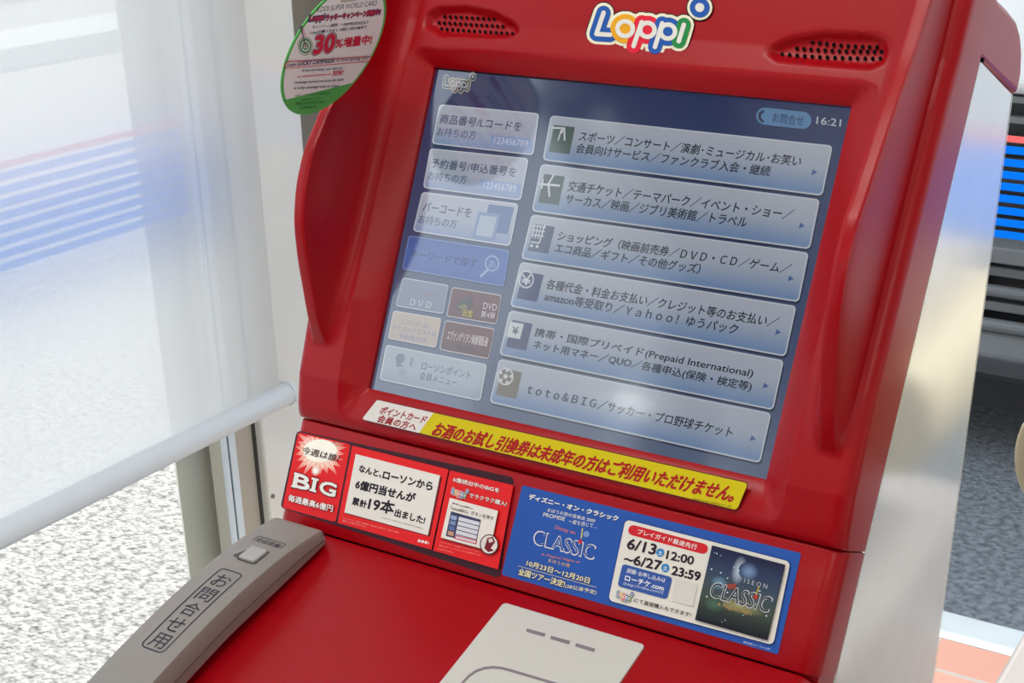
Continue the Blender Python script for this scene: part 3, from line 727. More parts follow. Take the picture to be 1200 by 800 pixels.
A.text('エヴァンゲリヲン新劇場版:破', bil(q, .1, .3), bil(q, .1, .62), bil(q, .92, .62), (206, 196, 198), bold=.01); A.text('前売券', bil(q, .32, .72), bil(q, .32, .88), bil(q, .66, .88), (60, 30, 34), bold=.01); o = b.build('tile_button', scr); o['label'] = 'dark red tile with one long line of lettering'
q = ((452.4, 403.4), (571, 426.8), (563, 470), (444.7, 444.6))
b, A = side_button(q, '', [(0, (166, 174, 186)), (.6, (160, 170, 184)), (1, (140, 152, 172))], (196, 202, 208))
A.text('ローソンポイント', bil(q, .38, .26), bil(q, .375, .48), bil(q, .86, .48), (64, 74, 100), bold=.005); A.text('会員メニュー', bil(q, .38, .54), bil(q, .375, .76), bil(q, .74, .76), (64, 74, 100), bold=.005)
A.disc(bil(q, .16, .3), 5.5, (110, 120, 140)); A.up(); A.poly([bil(q, .12, .34), bil(q, .2, .5), bil(q, .14, .56)], (110, 120, 140)); A.line([bil(q, .27, .24), bil(q, .27, .42)], 3, (130, 138, 150)); A.disc(bil(q, .2, .68), 4.5, (146, 154, 166))
o = b.build('side_button', scr); o['label'] = 'members menu button at the bottom'
b = MB(); A = Art(b, FRONT, 'screen', -.0031)
A.line([(896, 136), (941, 141)], 20, (92, 134, 176)); A.up(2)
A.text('お問合せ', (906, 131.5), (905, 143), (941, 147.5), (36, 54, 92), bold=.006); A.line([(894, 130.5), (890.5, 133), (890, 138), (893.5, 142)], 3.2, (26, 40, 72))
b.build('help_button', scr)
b = MB(); A = Art(b, FRONT, 'screen', -.0031); A.text('16:21', (957.5, 136.5), (956.5, 145), (985, 148.5), (196, 202, 206), bold=.012); b.build('clock', scr)
b = MB(); A = Art(b, FRONT, 'screen', -.0031, off=(0, 0), k=1, step=.00006)
A.logo(lambda p: (515.8+p[0]*.0365, 85.5+p[1]*.0475+p[0]*.0012), cols=((40, 44, 78), (128, 110, 84), (116, 70, 84), (70, 90, 92), (170, 168, 168)), dark=(40, 46, 80), cream=(176, 170, 150)); b.build('logo_badge', scr)

# ------------------------------------------------------------------ printed strip under the screen
def sticker(name, pts_q, rad, col, w, edge=None, plane=FRONT, bands=None, thick=.0006):
    b = MB(); A = Art(b, plane, 'print', w)
    if edge is not None: A.quad(pts_q, rad=rad, col=edge); A.up()
    return b, A
b = MB(); A = Art(b, FRONT, 'print', .0082)
q = ((441.5, 468.5), (876.5, 566), (863.5, 597.5), (425.5, 491))
A.quad([np.array(q[0])+(0, -.8), np.array(q[1])+(1.2, -.8), np.array(q[2])+(.6, 1.2), np.array(q[3])+(-1, .8)], rad=.14, col=(70, 6, 22)); A.up()
A.quad(q, rad=.14, col=(208, 190, 0)); A.up()
A.poly([(441, 469.4), (443, 468.6), (508, 483.4), (491, 507.2), (426.5, 491.6), (425, 489.8)], (222, 216, 212)); A.up()
A.text('ポイントカード', (448, 475.5), (444, 484), (497.5, 496.2), (150, 12, 28), bold=.03, shear=.15); A.text('会員の方へ', (445, 485.5), (441.5, 494.2), (486, 505), (150, 12, 28), bold=.03, shear=.15)
A.text('お酒のお試し引換券は未成年の方はご利用いただけません。', (512, 494), (505, 510), (857, 588.5), (168, 14, 20), bold=.034, shear=.2)
A.text('2009年4月現在 適用除外あり (株)', (812, 583), (811.5, 585.6), (857, 595), (90, 70, 14))
o = b.build('notice_sticker', K); o['label'] = 'yellow and white notice strip below the screen'

# ------------------------------------------------------------------ red advert
b = MB(); A = Art(b, FRONT, 'print', .0004, off=(320, 490), k=4.2107)
dk = (58, 22, 34)
A.quad([(118, 60), (1190, 292), (1120, 790), (36, 440)], rad=.05, col=dk); A.up()
RD = (226, 28, 32)
A.quad([(125, 68), (383, 128), (308, 512), (46, 440)], rad=.05, col=RD); A.up()
# starburst
cst = np.array((232, 160)); n_ = 44
vs = [A.P(cst)]; cols = [lin((255, 252, 240))]; pts = []
import random; rnd = random.Random(4)
for k in range(n_):
    t_ = 2*math.pi*k/n_; rr = (rnd.uniform(120, 165) if k % 2 else rnd.uniform(84, 98)); p_ = cst+np.array((rr*math.cos(t_), rr*.92*math.sin(t_)))
    p_[1] = max(p_[1], 70+ (p_[0]-125)*.235+4); p_[0] = min(p_[0], 366); p_[0] = max(p_[0], 108)
    vs.append(A.P(p_)); cols.append(lin((236, 70, 60)) if k % 2 else lin((255, 214, 190)))
b.add(vs, [(0, 1+(k+1) % n_, 1+k) for k in range(n_)], 'print', cols=cols); A.up()
A.disc(cst, 84, (255, 250, 236), r2=56); A.up()
for k in range(14):
    t_ = 2*math.pi*k/14; A.line([(210+5*math.cos(t_), 258+5*math.sin(t_)), (210+21*math.cos(t_), 258+24*math.sin(t_))], 4, (255, 244, 230), round_=False)
A.disc((210, 258), 12, (255, 250, 240)); A.up()
A.up(2); A.text('今週は誰?', (150, 138), (138, 172), (322, 216), (60, 20, 24), bold=.008)
for ow, cl_, bd in ((9, (70, 10, 20), .11), (0, (236, 232, 226), .055)):
    A.text('B', (110, 270), (97, 334), (174, 357), cl_, bold=bd); A.text('G', (238, 306), (226, 366), (303, 388), cl_, bold=bd)
    A.line([(208, 302), (196, 358)], 19+ow, cl_, round_=False); A.line([(191, 296), (225, 305)], 11+ow, cl_, round_=False); A.line([(179, 351), (213, 361)], 11+ow, cl_, round_=False)
    A.line([(104, 271), (124, 277)], 9+ow, cl_, round_=False); A.line([(90, 333), (112, 340)], 9+ow, cl_, round_=False); A.up()
A.text('毎週最高6億円', (78, 374), (72, 408), (293, 464), (110, 10, 22), bold=.05); A.up(); A.text('毎週最高6億円', (79, 375), (74, 407), (292, 462), (236, 230, 226), bold=.03)
A.quad([(391, 134), (866, 252), (782, 648), (318, 516)], col=RD); A.up()
A.quad([(424, 184), (834, 290), (774, 584), (356, 470)], col=(110, 10, 20)); A.up(); A.quad([(408, 176), (824, 282), (764, 577), (352, 464)], col=(230, 226, 218)); A.up()
KK = (40, 30, 40)
A.text('なんと、', (430, 230), (422, 262), (532, 292), KK, bold=.056); A.text('ローソンから', (548, 258), (540, 296), (782, 356), KK, bold=.056)
A.text('6億円当せんが', (415, 302), (404, 345), (694, 416), KK, bold=.056)
A.text('累計', (396, 388), (388, 424), (458, 444), KK, bold=.046); A.text('19本', (480, 388), (466, 450), (590, 474), KK, bold=.04); A.text('出ました!', (606, 446), (598, 482), (745, 522), KK, bold=.046)
A.text('(2007年トトBIG当せん2009年5月17日現在)', (540, 486), (538, 494), (735, 547), (110, 100, 104))
for st, a_, c_, d_ in (('※キャリーオーバー発生時、最高6億円。1等の当せん口数によっては当せん金額が', (345, 488), (343, 496), (622, 568)), ('変動する場合があります。', (343, 500), (341, 508), (460, 540))): A.text(st, a_, c_, d_, (240, 170, 160))
A.text('●●●♪', (716, 596), (712, 610), (768, 622), (240, 225, 220), bold=.02)
A.quad([(872, 256), (1186, 330), (1110, 745), (790, 652)], col=RD); A.up()
WH = (238, 228, 222)
A.text('6億続出中のBIGを', (892, 288), (886, 312), (1115, 370), (110, 12, 22), bold=.05); A.up(); A.text('6億続出中のBIGを', (892, 289), (887, 311), (1114, 368), WH, bold=.028)
A.text('でラクラク購入!', (970, 366), (964, 390), (1152, 436), (110, 12, 22), bold=.05); A.up(); A.text('でラクラク購入!', (970, 367), (965, 389), (1150, 434), WH, bold=.028)
_s = A.step; A.step = .00008
A.logo(lambda p: (872+p[0]*.083, 334+p[1]*.105+p[0]*.018), cream=(238, 230, 222), dark=(150, 20, 30)); A.step = _s
A.quad([(876, 396), (1112, 460), (1074, 660), (832, 594)], col=(110, 14, 22)); A.up(); A.quad([(872, 392), (1110, 456), (1070, 654), (828, 588)], col=(232, 226, 218)); A.up()
A.text('専用Loppi端末の', (886, 414), (884, 424), (985, 452), KK, bold=.015); A.text('「toto&BIG」ボタンを押す', (878, 430), (874, 450), (1086, 505), KK, bold=.012)
A.quad([(878, 458), (1026, 500), (1002, 618), (852, 580)], col=(60, 62, 92)); A.up()
for k in range(5): A.quad([(918-k*4.5, 485+k*22), (1020-k*4.5, 512+k*22), (1016-k*4.5, 530+k*22), (914-k*4.5, 503+k*22)], col=(214, 214, 222))
for k in range(4): A.quad([(880-k*5, 476+k*26), (908-k*5, 484+k*26), (904-k*5, 504+k*26), (875-k*5, 496+k*26)], col=((150, 166, 200), (120, 140, 186), (90, 110, 160), (196, 150, 120))[k])
A.up(); A.frame([(902, 578), (1004, 604), (1000, 618), (898, 592)], 4, (210, 40, 60)); A.up()
A.disc((1066, 622), 46, (50, 24, 30), r2=50); A.up(); A.disc((1066, 622), 41, (226, 216, 208), r2=45); A.up(); A.poly([(1058, 590), (1084, 584), (1096, 610), (1074, 640), (1090, 652), (1062, 660), (1042, 640)], (120, 22, 34)); A.up(); A.poly([(1062, 596), (1080, 592), (1086, 608), (1066, 614)], (220, 214, 208))
for k, st in enumerate(('※タッチパネルで「toto&BIG」をタッチしてください。', '専用Loppiの、サービスによりtoto BIG(6億)当せん金', 'になりません。')): A.text(st, (824-k*3, 606+k*17), (822-k*3, 613+k*17), (1024-k*4 if k < 2 else 890, 664+k*15 if k < 2 else 666), (244, 176, 166))
o = b.build('advert_card', K); o['label'] = 'red lottery advert card on the strip below the screen'

# ------------------------------------------------------------------ blue advert
b = MB(); A = Art(b, FRONT, 'print', .0005, off=(500, 540), k=4.4462, step=.00009)
BLU = (38, 84, 168)
Q0 = [(498, 126), (1952, 480), (1830, 1008), (390, 592)]
A.quad(Q0, rad=.02, col=BLU); A.up()
CR = (226, 226, 216)
A.text('ディズニー・オン・クラシック', (536, 170), (528, 200), (990, 318), (20, 30, 80), bold=.06); A.up(); A.text('ディズニー・オン・クラシック', (538, 171), (531, 198), (994, 314), (232, 232, 228), bold=.045)
A.text('まほうの夜の音楽会 2009', (632, 244), (628, 264), (876, 322), CR, bold=.004); A.text('PROMISE', (610, 268), (606, 288), (718, 312), CR, bold=.01); A.text('〜愛を感じて…', (742, 302), (738, 324), (888, 352), CR, bold=.004)
A.text('Disney on', (672, 334), (666, 358), (770, 388), (206, 120, 110), bold=.012)
A.text('CLASSIC', (566, 358), (552, 432), (868, 516), (232, 230, 226), bold=.03); A.up(); A.text('CLASSIC', (568, 362), (556, 430), (866, 511), (50, 80, 150), bold=-.004); A.up()
A.disc((800, 420), 11, (200, 50, 50)); A.up(); A.line([(812, 352), (806, 400)], 7, (200, 190, 120)); A.disc((832, 380), 16, (120, 150, 204)); A.up()
A.text('A Magical Night of', (600, 478), (596, 494), (796, 538), (206, 130, 120), bold=.01); A.text('まほうの夜', (636, 506), (632, 526), (745, 556), (206, 180, 140), bold=.01)
GD = (236, 226, 176)
A.text('10月23日〜12月20日', (524, 516), (516, 546), (846, 642), (20, 34, 84), bold=.05); A.up(); A.text('10月23日〜12月20日', (525, 517), (518, 545), (845, 639), GD, bold=.024)
A.text('全国ツアー決定!', (482, 556), (472, 592), (716, 662), (20, 34, 84), bold=.05); A.up(); A.text('全国ツアー決定!', (483, 557), (474, 591), (715, 659), GD, bold=.022); A.text('(28公演予定)', (724, 638), (718, 662), (882, 698), GD, bold=.008)
A.line([(476, 546), (884, 658)], 2, GD, round_=False)
# second set of picture coordinates for the right half
o2 = Art(b, FRONT, 'print', A.w, off=(700, 600), k=4.4462, step=.00009); A = o2; A.up()
A.quad([(145, 34), (1010, 256), (918, 696), (54, 462)], rad=.06, col=(24, 40, 110)); A.up(); A.quad([(147, 37), (1006, 258), (916, 692), (57, 459)], rad=.06, col=(226, 222, 212)); A.up()
A.line([(188, 94), (550, 190)], 54, (206, 32, 42)); A.up(2)
A.text('プレイガイド最速先行', (214, 86), (208, 112), (516, 196), (236, 228, 222), bold=.014)
A.text('6/13', (166, 136), (152, 188), (298, 222), KK, bold=.045); A.text('12:00', (366, 200), (358, 242), (498, 274), KK, bold=.046); A.text('~6/27', (146, 214), (138, 262), (330, 304), KK, bold=.045); A.text('23:59', (394, 280), (386, 324), (532, 358), KK, bold=.056)
for c in ((328, 210), (354, 290)): A.disc(c, 21, (40, 130, 190), r2=22); A.up(); A.text('土', (c[0]-10, c[1]-12), (c[0]-12, c[1]+9), (c[0]+11, c[1]+13), (232, 236, 238), bold=.02)
A.quad([(132, 268), (392, 340), (362, 454), (104, 384)], rad=.14, col=(52, 86, 160)); A.up()
A.text('詳細･お申し込みは', (158, 290), (152, 314), (352, 368), (232, 232, 232), bold=.01); A.text('ローチケ.com', (148, 326), (142, 354), (344, 410), (236, 236, 236), bold=.03); A.text('(http://l-tike.com/)', (138, 362), (134, 380), (340, 430), (214, 220, 234))
A.quad([(408, 344), (522, 374), (500, 492), (386, 462)], col=(214, 212, 204)); A.up()
A.text('にて直接購入もできます!', (196, 446), (190, 468), (484, 546), KK, bold=.01)
A.step = .00006; A.logo(lambda p: (92+p[0]*.085, 398+p[1]*.115+p[0]*.02)); A.step = .00009
# picture: plain night-blue scene with soft lights
P4 = [(600, 176), (976, 276), (884, 664), (512, 558)]
A.quad([bil(P4, -.008, -.008), bil(P4, 1.008, -.008), bil(P4, 1.008, 1.008), bil(P4, -.008, 1.008)], col=(20, 22, 36)); A.up()
A.quad(P4, bands=[(0, (26, 30, 64)), (.25, (48, 62, 92)), (.45, (64, 78, 92)), (.68, (66, 78, 66)), (.85, (44, 52, 50)), (1, (18, 22, 34))]); A.up()
_pb = [(0, (26, 30, 64)), (.25, (48, 62, 92)), (.45, (64, 78, 92)), (.68, (66, 78, 66)), (.85, (44, 52, 50)), (1, (18, 22, 34))]
def glow(c, ra, rb, col, mid):
    vs = [A.P(bil(P4, *c))]; cols = [lin(col)]
    for k in range(20):
        t_ = 2*math.pi*k/20; yy_ = c[1]+rb*math.sin(t_); vs.append(A.P(bil(P4, c[0]+ra*math.cos(t_), yy_))); cols.append(tuple(np.interp(yy_, [q_[0] for q_ in _pb], [lin(q_[1])[j_] for q_ in _pb]) for j_ in range(3))+(1.0,))
    b.add(vs, [(0, 1+(k+1) % 20, 1+k) for k in range(20)], 'print', cols=cols); A.up(.6)
glow((.42, .22), .10, .2, (190, 204, 222), (62, 76, 98)); glow((.55, .2), .14, .12, (120, 150, 190), (50, 64, 94)); glow((.52, .68), .38, .1, (160, 156, 104), (64, 76, 66)); glow((.2, .45), .12, .1, (110, 150, 180), (62, 76, 90)); glow((.2, .75), .14, .1, (70, 110, 90), (60, 72, 62))
A.text('CLASSIC', bil(P4, .12, .45), bil(P4, .10, .66), bil(P4, .93, .66), (200, 202, 204), bold=.035); A.up(); A.text('CLASSIC', bil(P4, .12, .455), bil(P4, .105, .655), bil(P4, .925, .655), (52, 60, 72), bold=.0); A.up()
A.disc(bil(P4, .72, .5), 11, (196, 50, 40)); A.line([bil(P4, .73, .36), bil(P4, .72, .46)], 7, (196, 170, 70))
A.poly([bil(P4, .30, .44), bil(P4, .42, .40), bil(P4, .44, .46), bil(P4, .34, .5)], (150, 70, 60)); A.up()
A.text('I S E O N', bil(P4, .52, .3), bil(P4, .52, .36), bil(P4, .84, .36), (190, 196, 200)); A.text('A Magical Night', bil(P4, .24, .7), bil(P4, .24, .76), bil(P4, .72, .76), (180, 150, 90), bold=.01)
for k in range(18):
    c = bil(P4, rnd.uniform(.04, .96), rnd.uniform(.04, .94)); A.disc(c, rnd.uniform(2, 5), (200, 220, 236), seg=8)
A.text('東京国際フォーラム〜6/27', (762, 670), (758, 680), (898, 718), (226, 226, 226))
o = b.build('advert_card', K); o['label'] = 'blue concert advert card on the strip below the screen'

# ------------------------------------------------------------------ printed pad on the deck
b = MB(); q4 = [(592.5, 707.5), (757, 755), (700, 890), (424, 905)]
uL, dT = -.0022, -.0137; uR, dB = .1032, -.13
def rr_poly(u0, u1, d0, d1, r, n=6):
    pts = []
    for cx_, cy_, a0 in ((u1-r, d0-r, 0), (u0+r, d0-r, 90), (u0+r, d1+r, 180), (u1-r, d1+r, 270)):
        for k in range(n+1):
            t_ = math.radians(a0+90*k/n); pts.append((cx_+r*math.cos(t_), cy_+r*math.sin(t_)))
    return pts
pp = rr_poly(uL, uR, dT, dB, .003)
b.prism([DECK.p(u, d, -.001) for u, d in pp], DECK.n*.0025, 'pad'); pad = b.build('card_pad', K, bevel=.0004); pad['label'] = 'off-white pad on the red deck'
A_ = DECK
for c in ((469, 184, 558, 208, 552, 224, 466, 200), (583, 218, 674, 243, 667, 260, 579, 234), (700, 253, 791, 279, 785, 296, 696, 269)):
    b = MB(); A = Art(b, DECK, 'pad_mark', .0016, off=(500, 690), k=4)
    A.poly([(c[0], c[1]), (c[2], c[3]), (c[4], c[5]), (c[6], c[7])], (128, 118, 124)); b.build('pad_slot', pad)
b = MB(); A = Art(b, DECK, 'pad_mark', .0016, off=(500, 690), k=4)
A.line([(110, 520), (150, 465), (172, 435), (200, 406), (232, 384), (270, 371), (310, 366), (350, 370), (390, 380), (600, 442), (760, 490), (800, 505), (830, 530), (836, 560)], 13, (128, 118, 124)); b.build('pad_outline', pad)

# ------------------------------------------------------------------ telephone handset on the deck
HS = [(0.004, .0125), (.013, .0165), (.03, .021), (.057, .0262), (.0975, .0302), (.133, .0312), (.1665, .0305), (.20, .0285), (.235, .025), (.26, .021)]
HU0, HU1 = -.1985, -.1545
def htop(d): return float(np.interp(d, [a for a, _ in HS], [c for _, c in HS]))
_dd = np.linspace(0, .27, 200); _hh = np.array([htop(x) for x in _dd]); _kk = np.hanning(41); _kk /= _kk.sum(); _hh = np.convolve(np.pad(_hh, 20, mode='edge'), _kk, mode='valid')
def htop(d): return float(np.interp(d, _dd, _hh))
def hbot(d): return float(np.interp(d, [0, .012, .06, .12, .18, .22, .26], [.0012, .0012, .0035, .0065, .005, .0015, .0012]))
ph_ = thing('telephone_handset', 'grey telephone handset lying along the left edge of the red deck', 'telephone', tuple(DECK.p(-.176, -.12, .002)))
ds = [.0085, .0095, .0115]+list(np.linspace(.014, .252, 40))+[.255, .2575, .2585]
V = []; Fc = []
sec = [(0.0, 0), (.012, -.0), (.5, 0), (.988, 0), (1.0, 0)]
for i, d in enumerate(ds):
    e = [.0035, .0012, .0003][i] if i < 3 else ([.0003, .0012, .0035][i-(len(ds)-3)] if i >= len(ds)-3 else 0)
    t = htop(d)-e; bt = hbot(d)+e*.5; r = .0022; L, Rr = HU0+e*.6, HU1-e*.6
    mid = bt+(t-bt)*.42
    loop = [(L, bt+.002), (L, t-r), (L+r*.3, t-r*.3), (L+r, t), (Rr-r, t), (Rr-r*.3, t-r*.3), (Rr, t-r), (Rr+.0006, mid+.0004), (Rr-.0002, mid), (Rr+.0006, mid-.0004), (Rr, bt+.002), (Rr-.003, bt), (L+.003, bt)]
    for u, h in loop: V.append(DECK.p(u, -d, h))
n = 13
for i in range(len(ds)-1):
    for k in range(n): Fc.append((i*n+k, i*n+(k+1) % n, (i+1)*n+(k+1) % n, (i+1)*n+k))
Fc += [tuple(range(n))[::-1], tuple(range((len(ds)-1)*n, len(ds)*n))]
b = MB(); b.add(V, Fc, 'phone'); body = b.build('handset_body', ph_, smooth=True, angle=35)
# seam line along the side
b = MB(); V = []; Fc = []
for i, d in enumerate(np.linspace(.012, .25, 40)):
    t = htop(d); bt = hbot(d); mid = bt+(t-bt)*.42
    V += [DECK.p(HU1+.0007, -d, mid-.0002), DECK.p(HU1+.0007, -d, mid+.0002)]
    if i: Fc.append((2*i-2, 2*i, 2*i+1, 2*i-1))
b.add(V, Fc, 'phone_seam'); b.build('seam', ph_)
# where a point of the photo falls on the handset's upper face
def hpt(x, y, dh=.0):
    v = ray(x, y); h = .028
    for _ in range(12):
        pl = DECK.o+DECK.n*h; t = ((pl-CAM) @ DECK.n)/(v @ DECK.n); P = CAM+v*t; d = -float((P-DECK.o) @ DECK.ey); h = htop(d)+dh
    return float((P-DECK.o) @ DECK.ex), d
def HP(u, d, dh): return DECK.p(u, -d, htop(d)+dh)
def hline(bm, pts, wd, mname, dh):
    n = len(pts)
    for i in range(n-1):
        a = np.array(pts[i]); c = np.array(pts[i+1]); e = c-a; L = np.linalg.norm(e)
        if L < 1e-7: continue
        q = np.array([-e[1], e[0]])/L*wd/2
        st = max(1, int(L/.006))
        for k in range(st):
            p_ = a+e*k/st; r_ = a+e*(k+1)/st
            bm.add([HP(*(p_+q), dh), HP(*(r_+q), dh), HP(*(r_-q), dh), HP(*(p_-q), dh)], [(0, 1, 2, 3)], mname)
def z4(x, y): return hpt(100+x/4, 600+y/4)
b = MB()
c4 = [z4(632, 258), z4(728, 292), z4(372, 668), z4(268, 628)]
u0 = (c4[0][0]+c4[3][0])/2; u1 = (c4[1][0]+c4[2][0])/2; d0 = (c4[0][1]+c4[1][1])/2; d1 = (c4[2][1]+c4[3][1])/2
rp = rr_poly(u0, u1, d1, d0, .0035); hline(b, rp+[rp[0]], .0009, 'ink', .0003)
chars = 'お問合せ用'; chs = (d1-d0)/5.25
for k, ch in enumerate(chars):
    co, fs = glyphs(ch, .006); dm = d0+(d1-d0)*.04+chs*(k+.5); hs = chs*.40; wsz = (u1-u0)*.34; um = (u0+u1)/2
    b.add([HP(um+(p[0]-.5)*2*wsz, dm-(p[1]-.5)*2*hs, .0003) for p in co], fs, 'ink')
b.build('lettering', body)
b = MB(); c5 = [z4(806, 112), z4(938, 148), z4(916, 172), z4(786, 136)]
u0_, u1_ = (c5[0][0]+c5[3][0])/2, (c5[1][0]+c5[2][0])/2; d0_, d1_ = (c5[0][1]+c5[1][1])/2, (c5[2][1]+c5[3][1])/2
hline(b, [(u0_, d1_), (u0_, d0_), (u1_, d0_), (u1_, d1_)], .0006, 'ink', .0003)
co, fs = glyphs('受話音量', .006); b.add([HP(u0_+.0016+p[0]*(u1_-u0_-.0032), d1_-.0002-p[1]*(d1_-d0_)*.72, .0003) for p in co], fs, 'ink'); b.build('lettering', body)
# volume button in a shallow well
cb_ = [z4(766, 160), z4(870, 186), z4(800, 248), z4(718, 220)]
um = sum(p[0] for p in cb_)/4; dm = sum(p[1] for p in cb_)/4; hw, hd = .0072, .0075
b = MB(); rp = rr_poly(um-hw-.0012, um+hw+.0010, dm+hd+.0012, dm-hd-.0010, .002)
b.add([HP(u, d, .0002) for u, d in rp], [tuple(range(len(rp)))], 'phone_seam')
b.add([HP(um-hw-.0065, dm+hd*.8, .0003), HP(um-hw-.001, dm+hd, .0003), HP(um-hw-.001, dm-hd*.7, .0003)], [(0, 1, 2)], 'phone_seam'); well = b.build('button_well', body)
b = MB(); rp = rr_poly(um-hw, um+hw, dm+hd, dm-hd, .0018)
V = [HP(u, d, .0001) for u, d in rp]+[HP(u, d, .0018) for u, d in rp]+[HP(um+(u-um)*.93, dm+(d-dm)*.93, .0023) for u, d in rp]; n = len(rp)
Fc = [(i, (i+1) % n, n+(i+1) % n, n+i) for i in range(n)]+[(n+i, n+(i+1) % n, 2*n+(i+1) % n, 2*n+i) for i in range(n)]+[tuple(range(2*n, 3*n))]
b.add(V, Fc, 'phone_button'); b.build('volume_button', ph_, smooth=True, angle=30)

# ------------------------------------------------------------------ round campaign sign at the kiosk's left wing
sg = thing('promotional_sign', 'round green-edged campaign card leaning off the top of the kiosk\'s left wing', 'sign', tuple(SIGN.p(0, -.0486)))
RS = .0488
b = MB(); nseg = 72
ring0 = [SIGN.p(RS*math.cos(t), RS*math.sin(t), -.0007) for t in np.linspace(0, 2*math.pi, nseg+1)[:-1]]
b.prism(ring0, SIGN.n*.0007, 'card'); b.c = [lin((96, 190, 96))]*len(b.v)
A = Art(b, SIGN, 'card', .0001, off=(320, 0), k=5.714, step=.00007)
yl = SIGN.uv(320+62/5.714, 628/5.714)[1]; yr = SIGN.uv(320+510/5.714, 600/5.714)[1]; yc = (yl+yr)/2; r_ = RS*.955
pts = [(r_*math.cos(t), r_*math.sin(t)) for t in np.linspace(0, 2*math.pi, 90)]
a0 = math.asin(yc/r_); arc = [(r_*math.cos(t), r_*math.sin(t)) for t in np.linspace(a0, math.pi-a0, 60)]
b.add([SIGN.p(u, v, .0001) for u, v in arc], [tuple(range(len(arc)))], 'card', lin((248, 246, 244))); A.up()
NV = (48, 58, 92); RE = (214, 36, 66)
A.text('KDDI SUPER WORLD CARD', (300, 47), (292, 82), (692, 36), (58, 66, 86), bold=.0, shear=.1)
A.quad([(456, 0), (560, -14), (558, 6), (452, 18)], col=(196, 190, 176)); A.up()
A.text('Loppi', (246, 102), (238, 156), (340, 144), (52, 60, 110), bold=.14); A.up(); A.text('ラッキーキャンペーン実施中!!', (356, 98), (350, 142), (716, 100), (52, 60, 110), bold=.10); A.up(); A.text('Loppi', (250, 106), (244, 150), (336, 140), (226, 60, 80), bold=.03); A.text('ラッキーキャンペーン実施中!!', (358, 100), (353, 138), (712, 98), (226, 50, 76), bold=.03)
A.text('キャンペーン期間：〜2009年6月30日まで', (266, 170), (262, 194), (638, 160), NV, bold=.012); A.text('Loppiで購入すると12回に1回の確率で', (250, 208), (247, 232), (624, 194), NV, bold=.02)
c = (217, 308)
for r_, cl in ((54, (110, 120, 96)), (50, (232, 230, 226)), (44, (70, 150, 100)), (32, (232, 230, 226)), (23, (70, 150, 100)), (13, (232, 226, 222)), (7, (206, 60, 60))): A.disc(c, r_*.92, cl, r2=r_*1.15); A.up(.5)
A.line([(217, 305), (188, 185)], 6, NV); A.line([(178, 190), (188, 180), (198, 176)], 8, NV); A.text('LUCKY', (206, 236), (222, 240), (204, 186), RE, bold=.01)
A.text('30', (292, 240), (268, 364), (404, 346), (170, 150, 160), bold=.12); A.up(); A.text('30', (292, 244), (272, 360), (400, 342), RE, bold=.07); A.text('%', (424, 268), (414, 322), (462, 315), RE, bold=.04); A.text('増量中!', (480, 252), (470, 318), (656, 296), RE, bold=.03)
A.quad([(84, 412), (660, 374), (652, 412), (76, 462)], rad=.4, col=(214, 50, 70)); A.up(); A.quad([(90, 416), (654, 379), (647, 408), (82, 457)], rad=.4, col=(230, 214, 214)); A.up()
A.text('Loppi', (96, 424), (90, 452), (152, 446), NV, bold=.02, shear=.2); A.text('LUCKY CAMPAIGN', (170, 412), (164, 440), (408, 418), NV, bold=.05, shear=.1); A.text('is now going on!!', (428, 392), (422, 416), (640, 398), NV, bold=.02, shear=.2)
for st, a_, c_, d_, cl in (('If you are lucky, you will win', (196, 464), (193, 485), (462, 468), NV), ('an additional premium of', (166, 506), (163, 524), (385, 506), RE), ('30%!', (400, 478), (394, 510), (470, 500), RE), ('Campaign period:until June 30, 2009', (142, 546), (138, 564), (470, 545), NV), ('(a lucky campaign only at Loppi)', (141, 582), (137, 602), (440, 585), NV)): A.text(st, a_, c_, d_, cl, bold=.03, shear=.2)
DG = (28, 74, 48)
for st, a_, c_, d_ in (('KDDIスーパーワールドカード お問い合わせ', (152, 632), (148, 650), (380, 630)), ('お客さまセンター', (192, 660), (188, 676), (328, 662)), ('TEL:0120-977-097', (152, 688), (148, 706), (350, 690)), ('(24時間受付)', (180, 716), (176, 732), (290, 722))): A.text(st, a_, c_, d_, DG, bold=.006)
b.build('card_disc', sg)
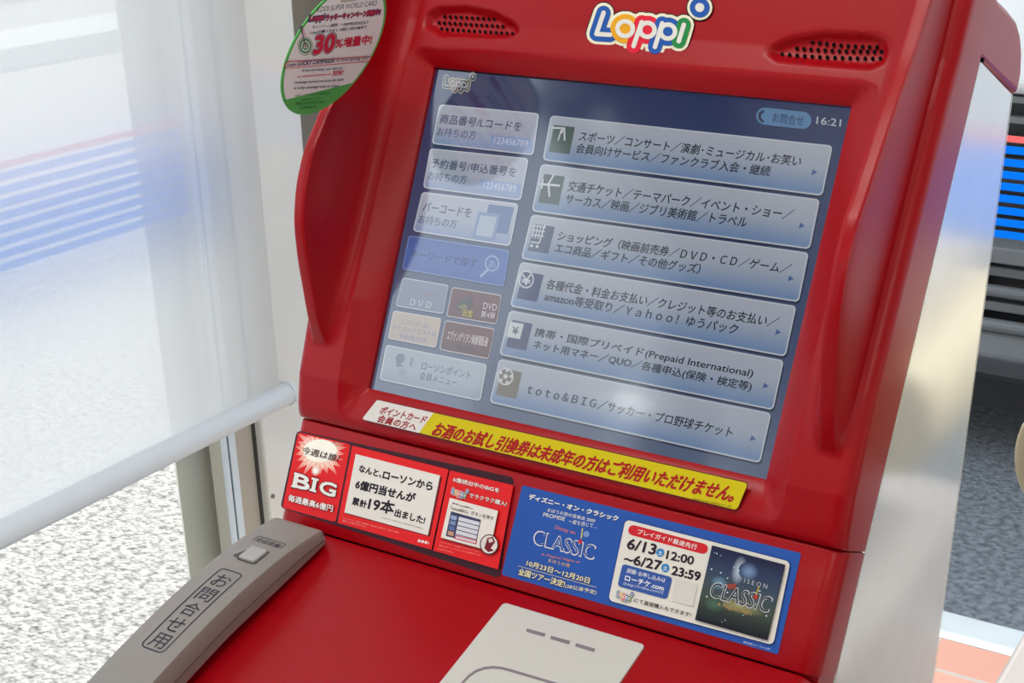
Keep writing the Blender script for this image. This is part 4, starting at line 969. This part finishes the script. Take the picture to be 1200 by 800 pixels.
# tape tab joining the card to the wing's rim
pm = SIGN.p(.004, -.046, -.0008); tgt = FRONT.p(-.189, float((pm-FRONT.o) @ FRONT.ey)+.004, wing(float((pm-FRONT.o) @ FRONT.ey))+.0055)
b = MB(); mat('tape', (215, 210, 200), rough=.3); s0 = np.array([0, .004, 0]); pa = SIGN.p(.004, -.030, -.0009)
b.add([pa-s0, pa+s0, pm+s0, pm-s0, tgt+s0, tgt-s0], [(0, 1, 2, 3), (3, 2, 4, 5)], 'tape'); b.build('tape_tab', sg)

# ------------------------------------------------------------------ beige copier at the right edge
mat('copier_beige', (186, 174, 146), rough=.5, bump=.05); mat('copier_grey', (150, 144, 144), rough=.55, bump=.08); mat('copier_dark', (60, 60, 64), rough=.4)
zt = .90; e1 = onZ(1182, 768, zt); XC = float(e1[0])
cp = thing('photocopier', 'beige photocopier beside the kiosk, cut off by the right edge', 'copier', (XC+.32, .95, 0))
b = MB(); b.box((XC, .62, .06), (XC+.62, 1.30, zt), 'copier_grey'); b.build('base_cabinet', cp, bevel=.006, seg=3)
b = MB(); b.box((XC+.03, .66, 0), (XC+.59, 1.26, .06), 'copier_dark'); b.build('plinth', cp)
for k in range(2):
    b = MB(); b.box((XC+.04, .605, .12+k*.27), (XC+.58, .625, .36+k*.27), 'copier_beige'); dr = b.build('drawer', cp, bevel=.004)
    bb = MB(); bb.box((XC+.25, .598, .30+k*.27), (XC+.37, .606, .33+k*.27), 'copier_dark'); bb.build('handle', dr)
b = MB(); b.box((XC+.30, .98, zt-.01), (XC+.60, 1.28, 1.06), 'copier_grey'); b.build('support_column', cp, bevel=.01)
YQ = 1.02; qa = onY(1184, 548, YQ); qt = onY(1200, 470, YQ)[2]; qb = onY(1200, 604, YQ)[2]
b = MB(); x0 = float(qa[0]); hh_ = (qt-qb)/2; zmid = (qt+qb)/2; pts = []
for k in range(17):
    t_ = math.pi/2+math.pi*k/16; pts.append((x0+.030+.030*math.cos(t_), YQ, zmid+.006+hh_*math.sin(t_)))
pts += [(x0+.62, YQ, zmid+.006-hh_), (x0+.62, YQ, zmid+.006+hh_)]
b.prism(pts, (0, .30, 0), 'copier_beige'); b.build('scanner_unit', cp, bevel=.006, seg=3)
b = MB(); b.box((x0+.05, YQ+.01, zmid+.006+hh_-.002), (x0+.6, YQ+.29, zmid+.006+hh_+.03), 'copier_grey'); b.build('lid', cp, bevel=.008)
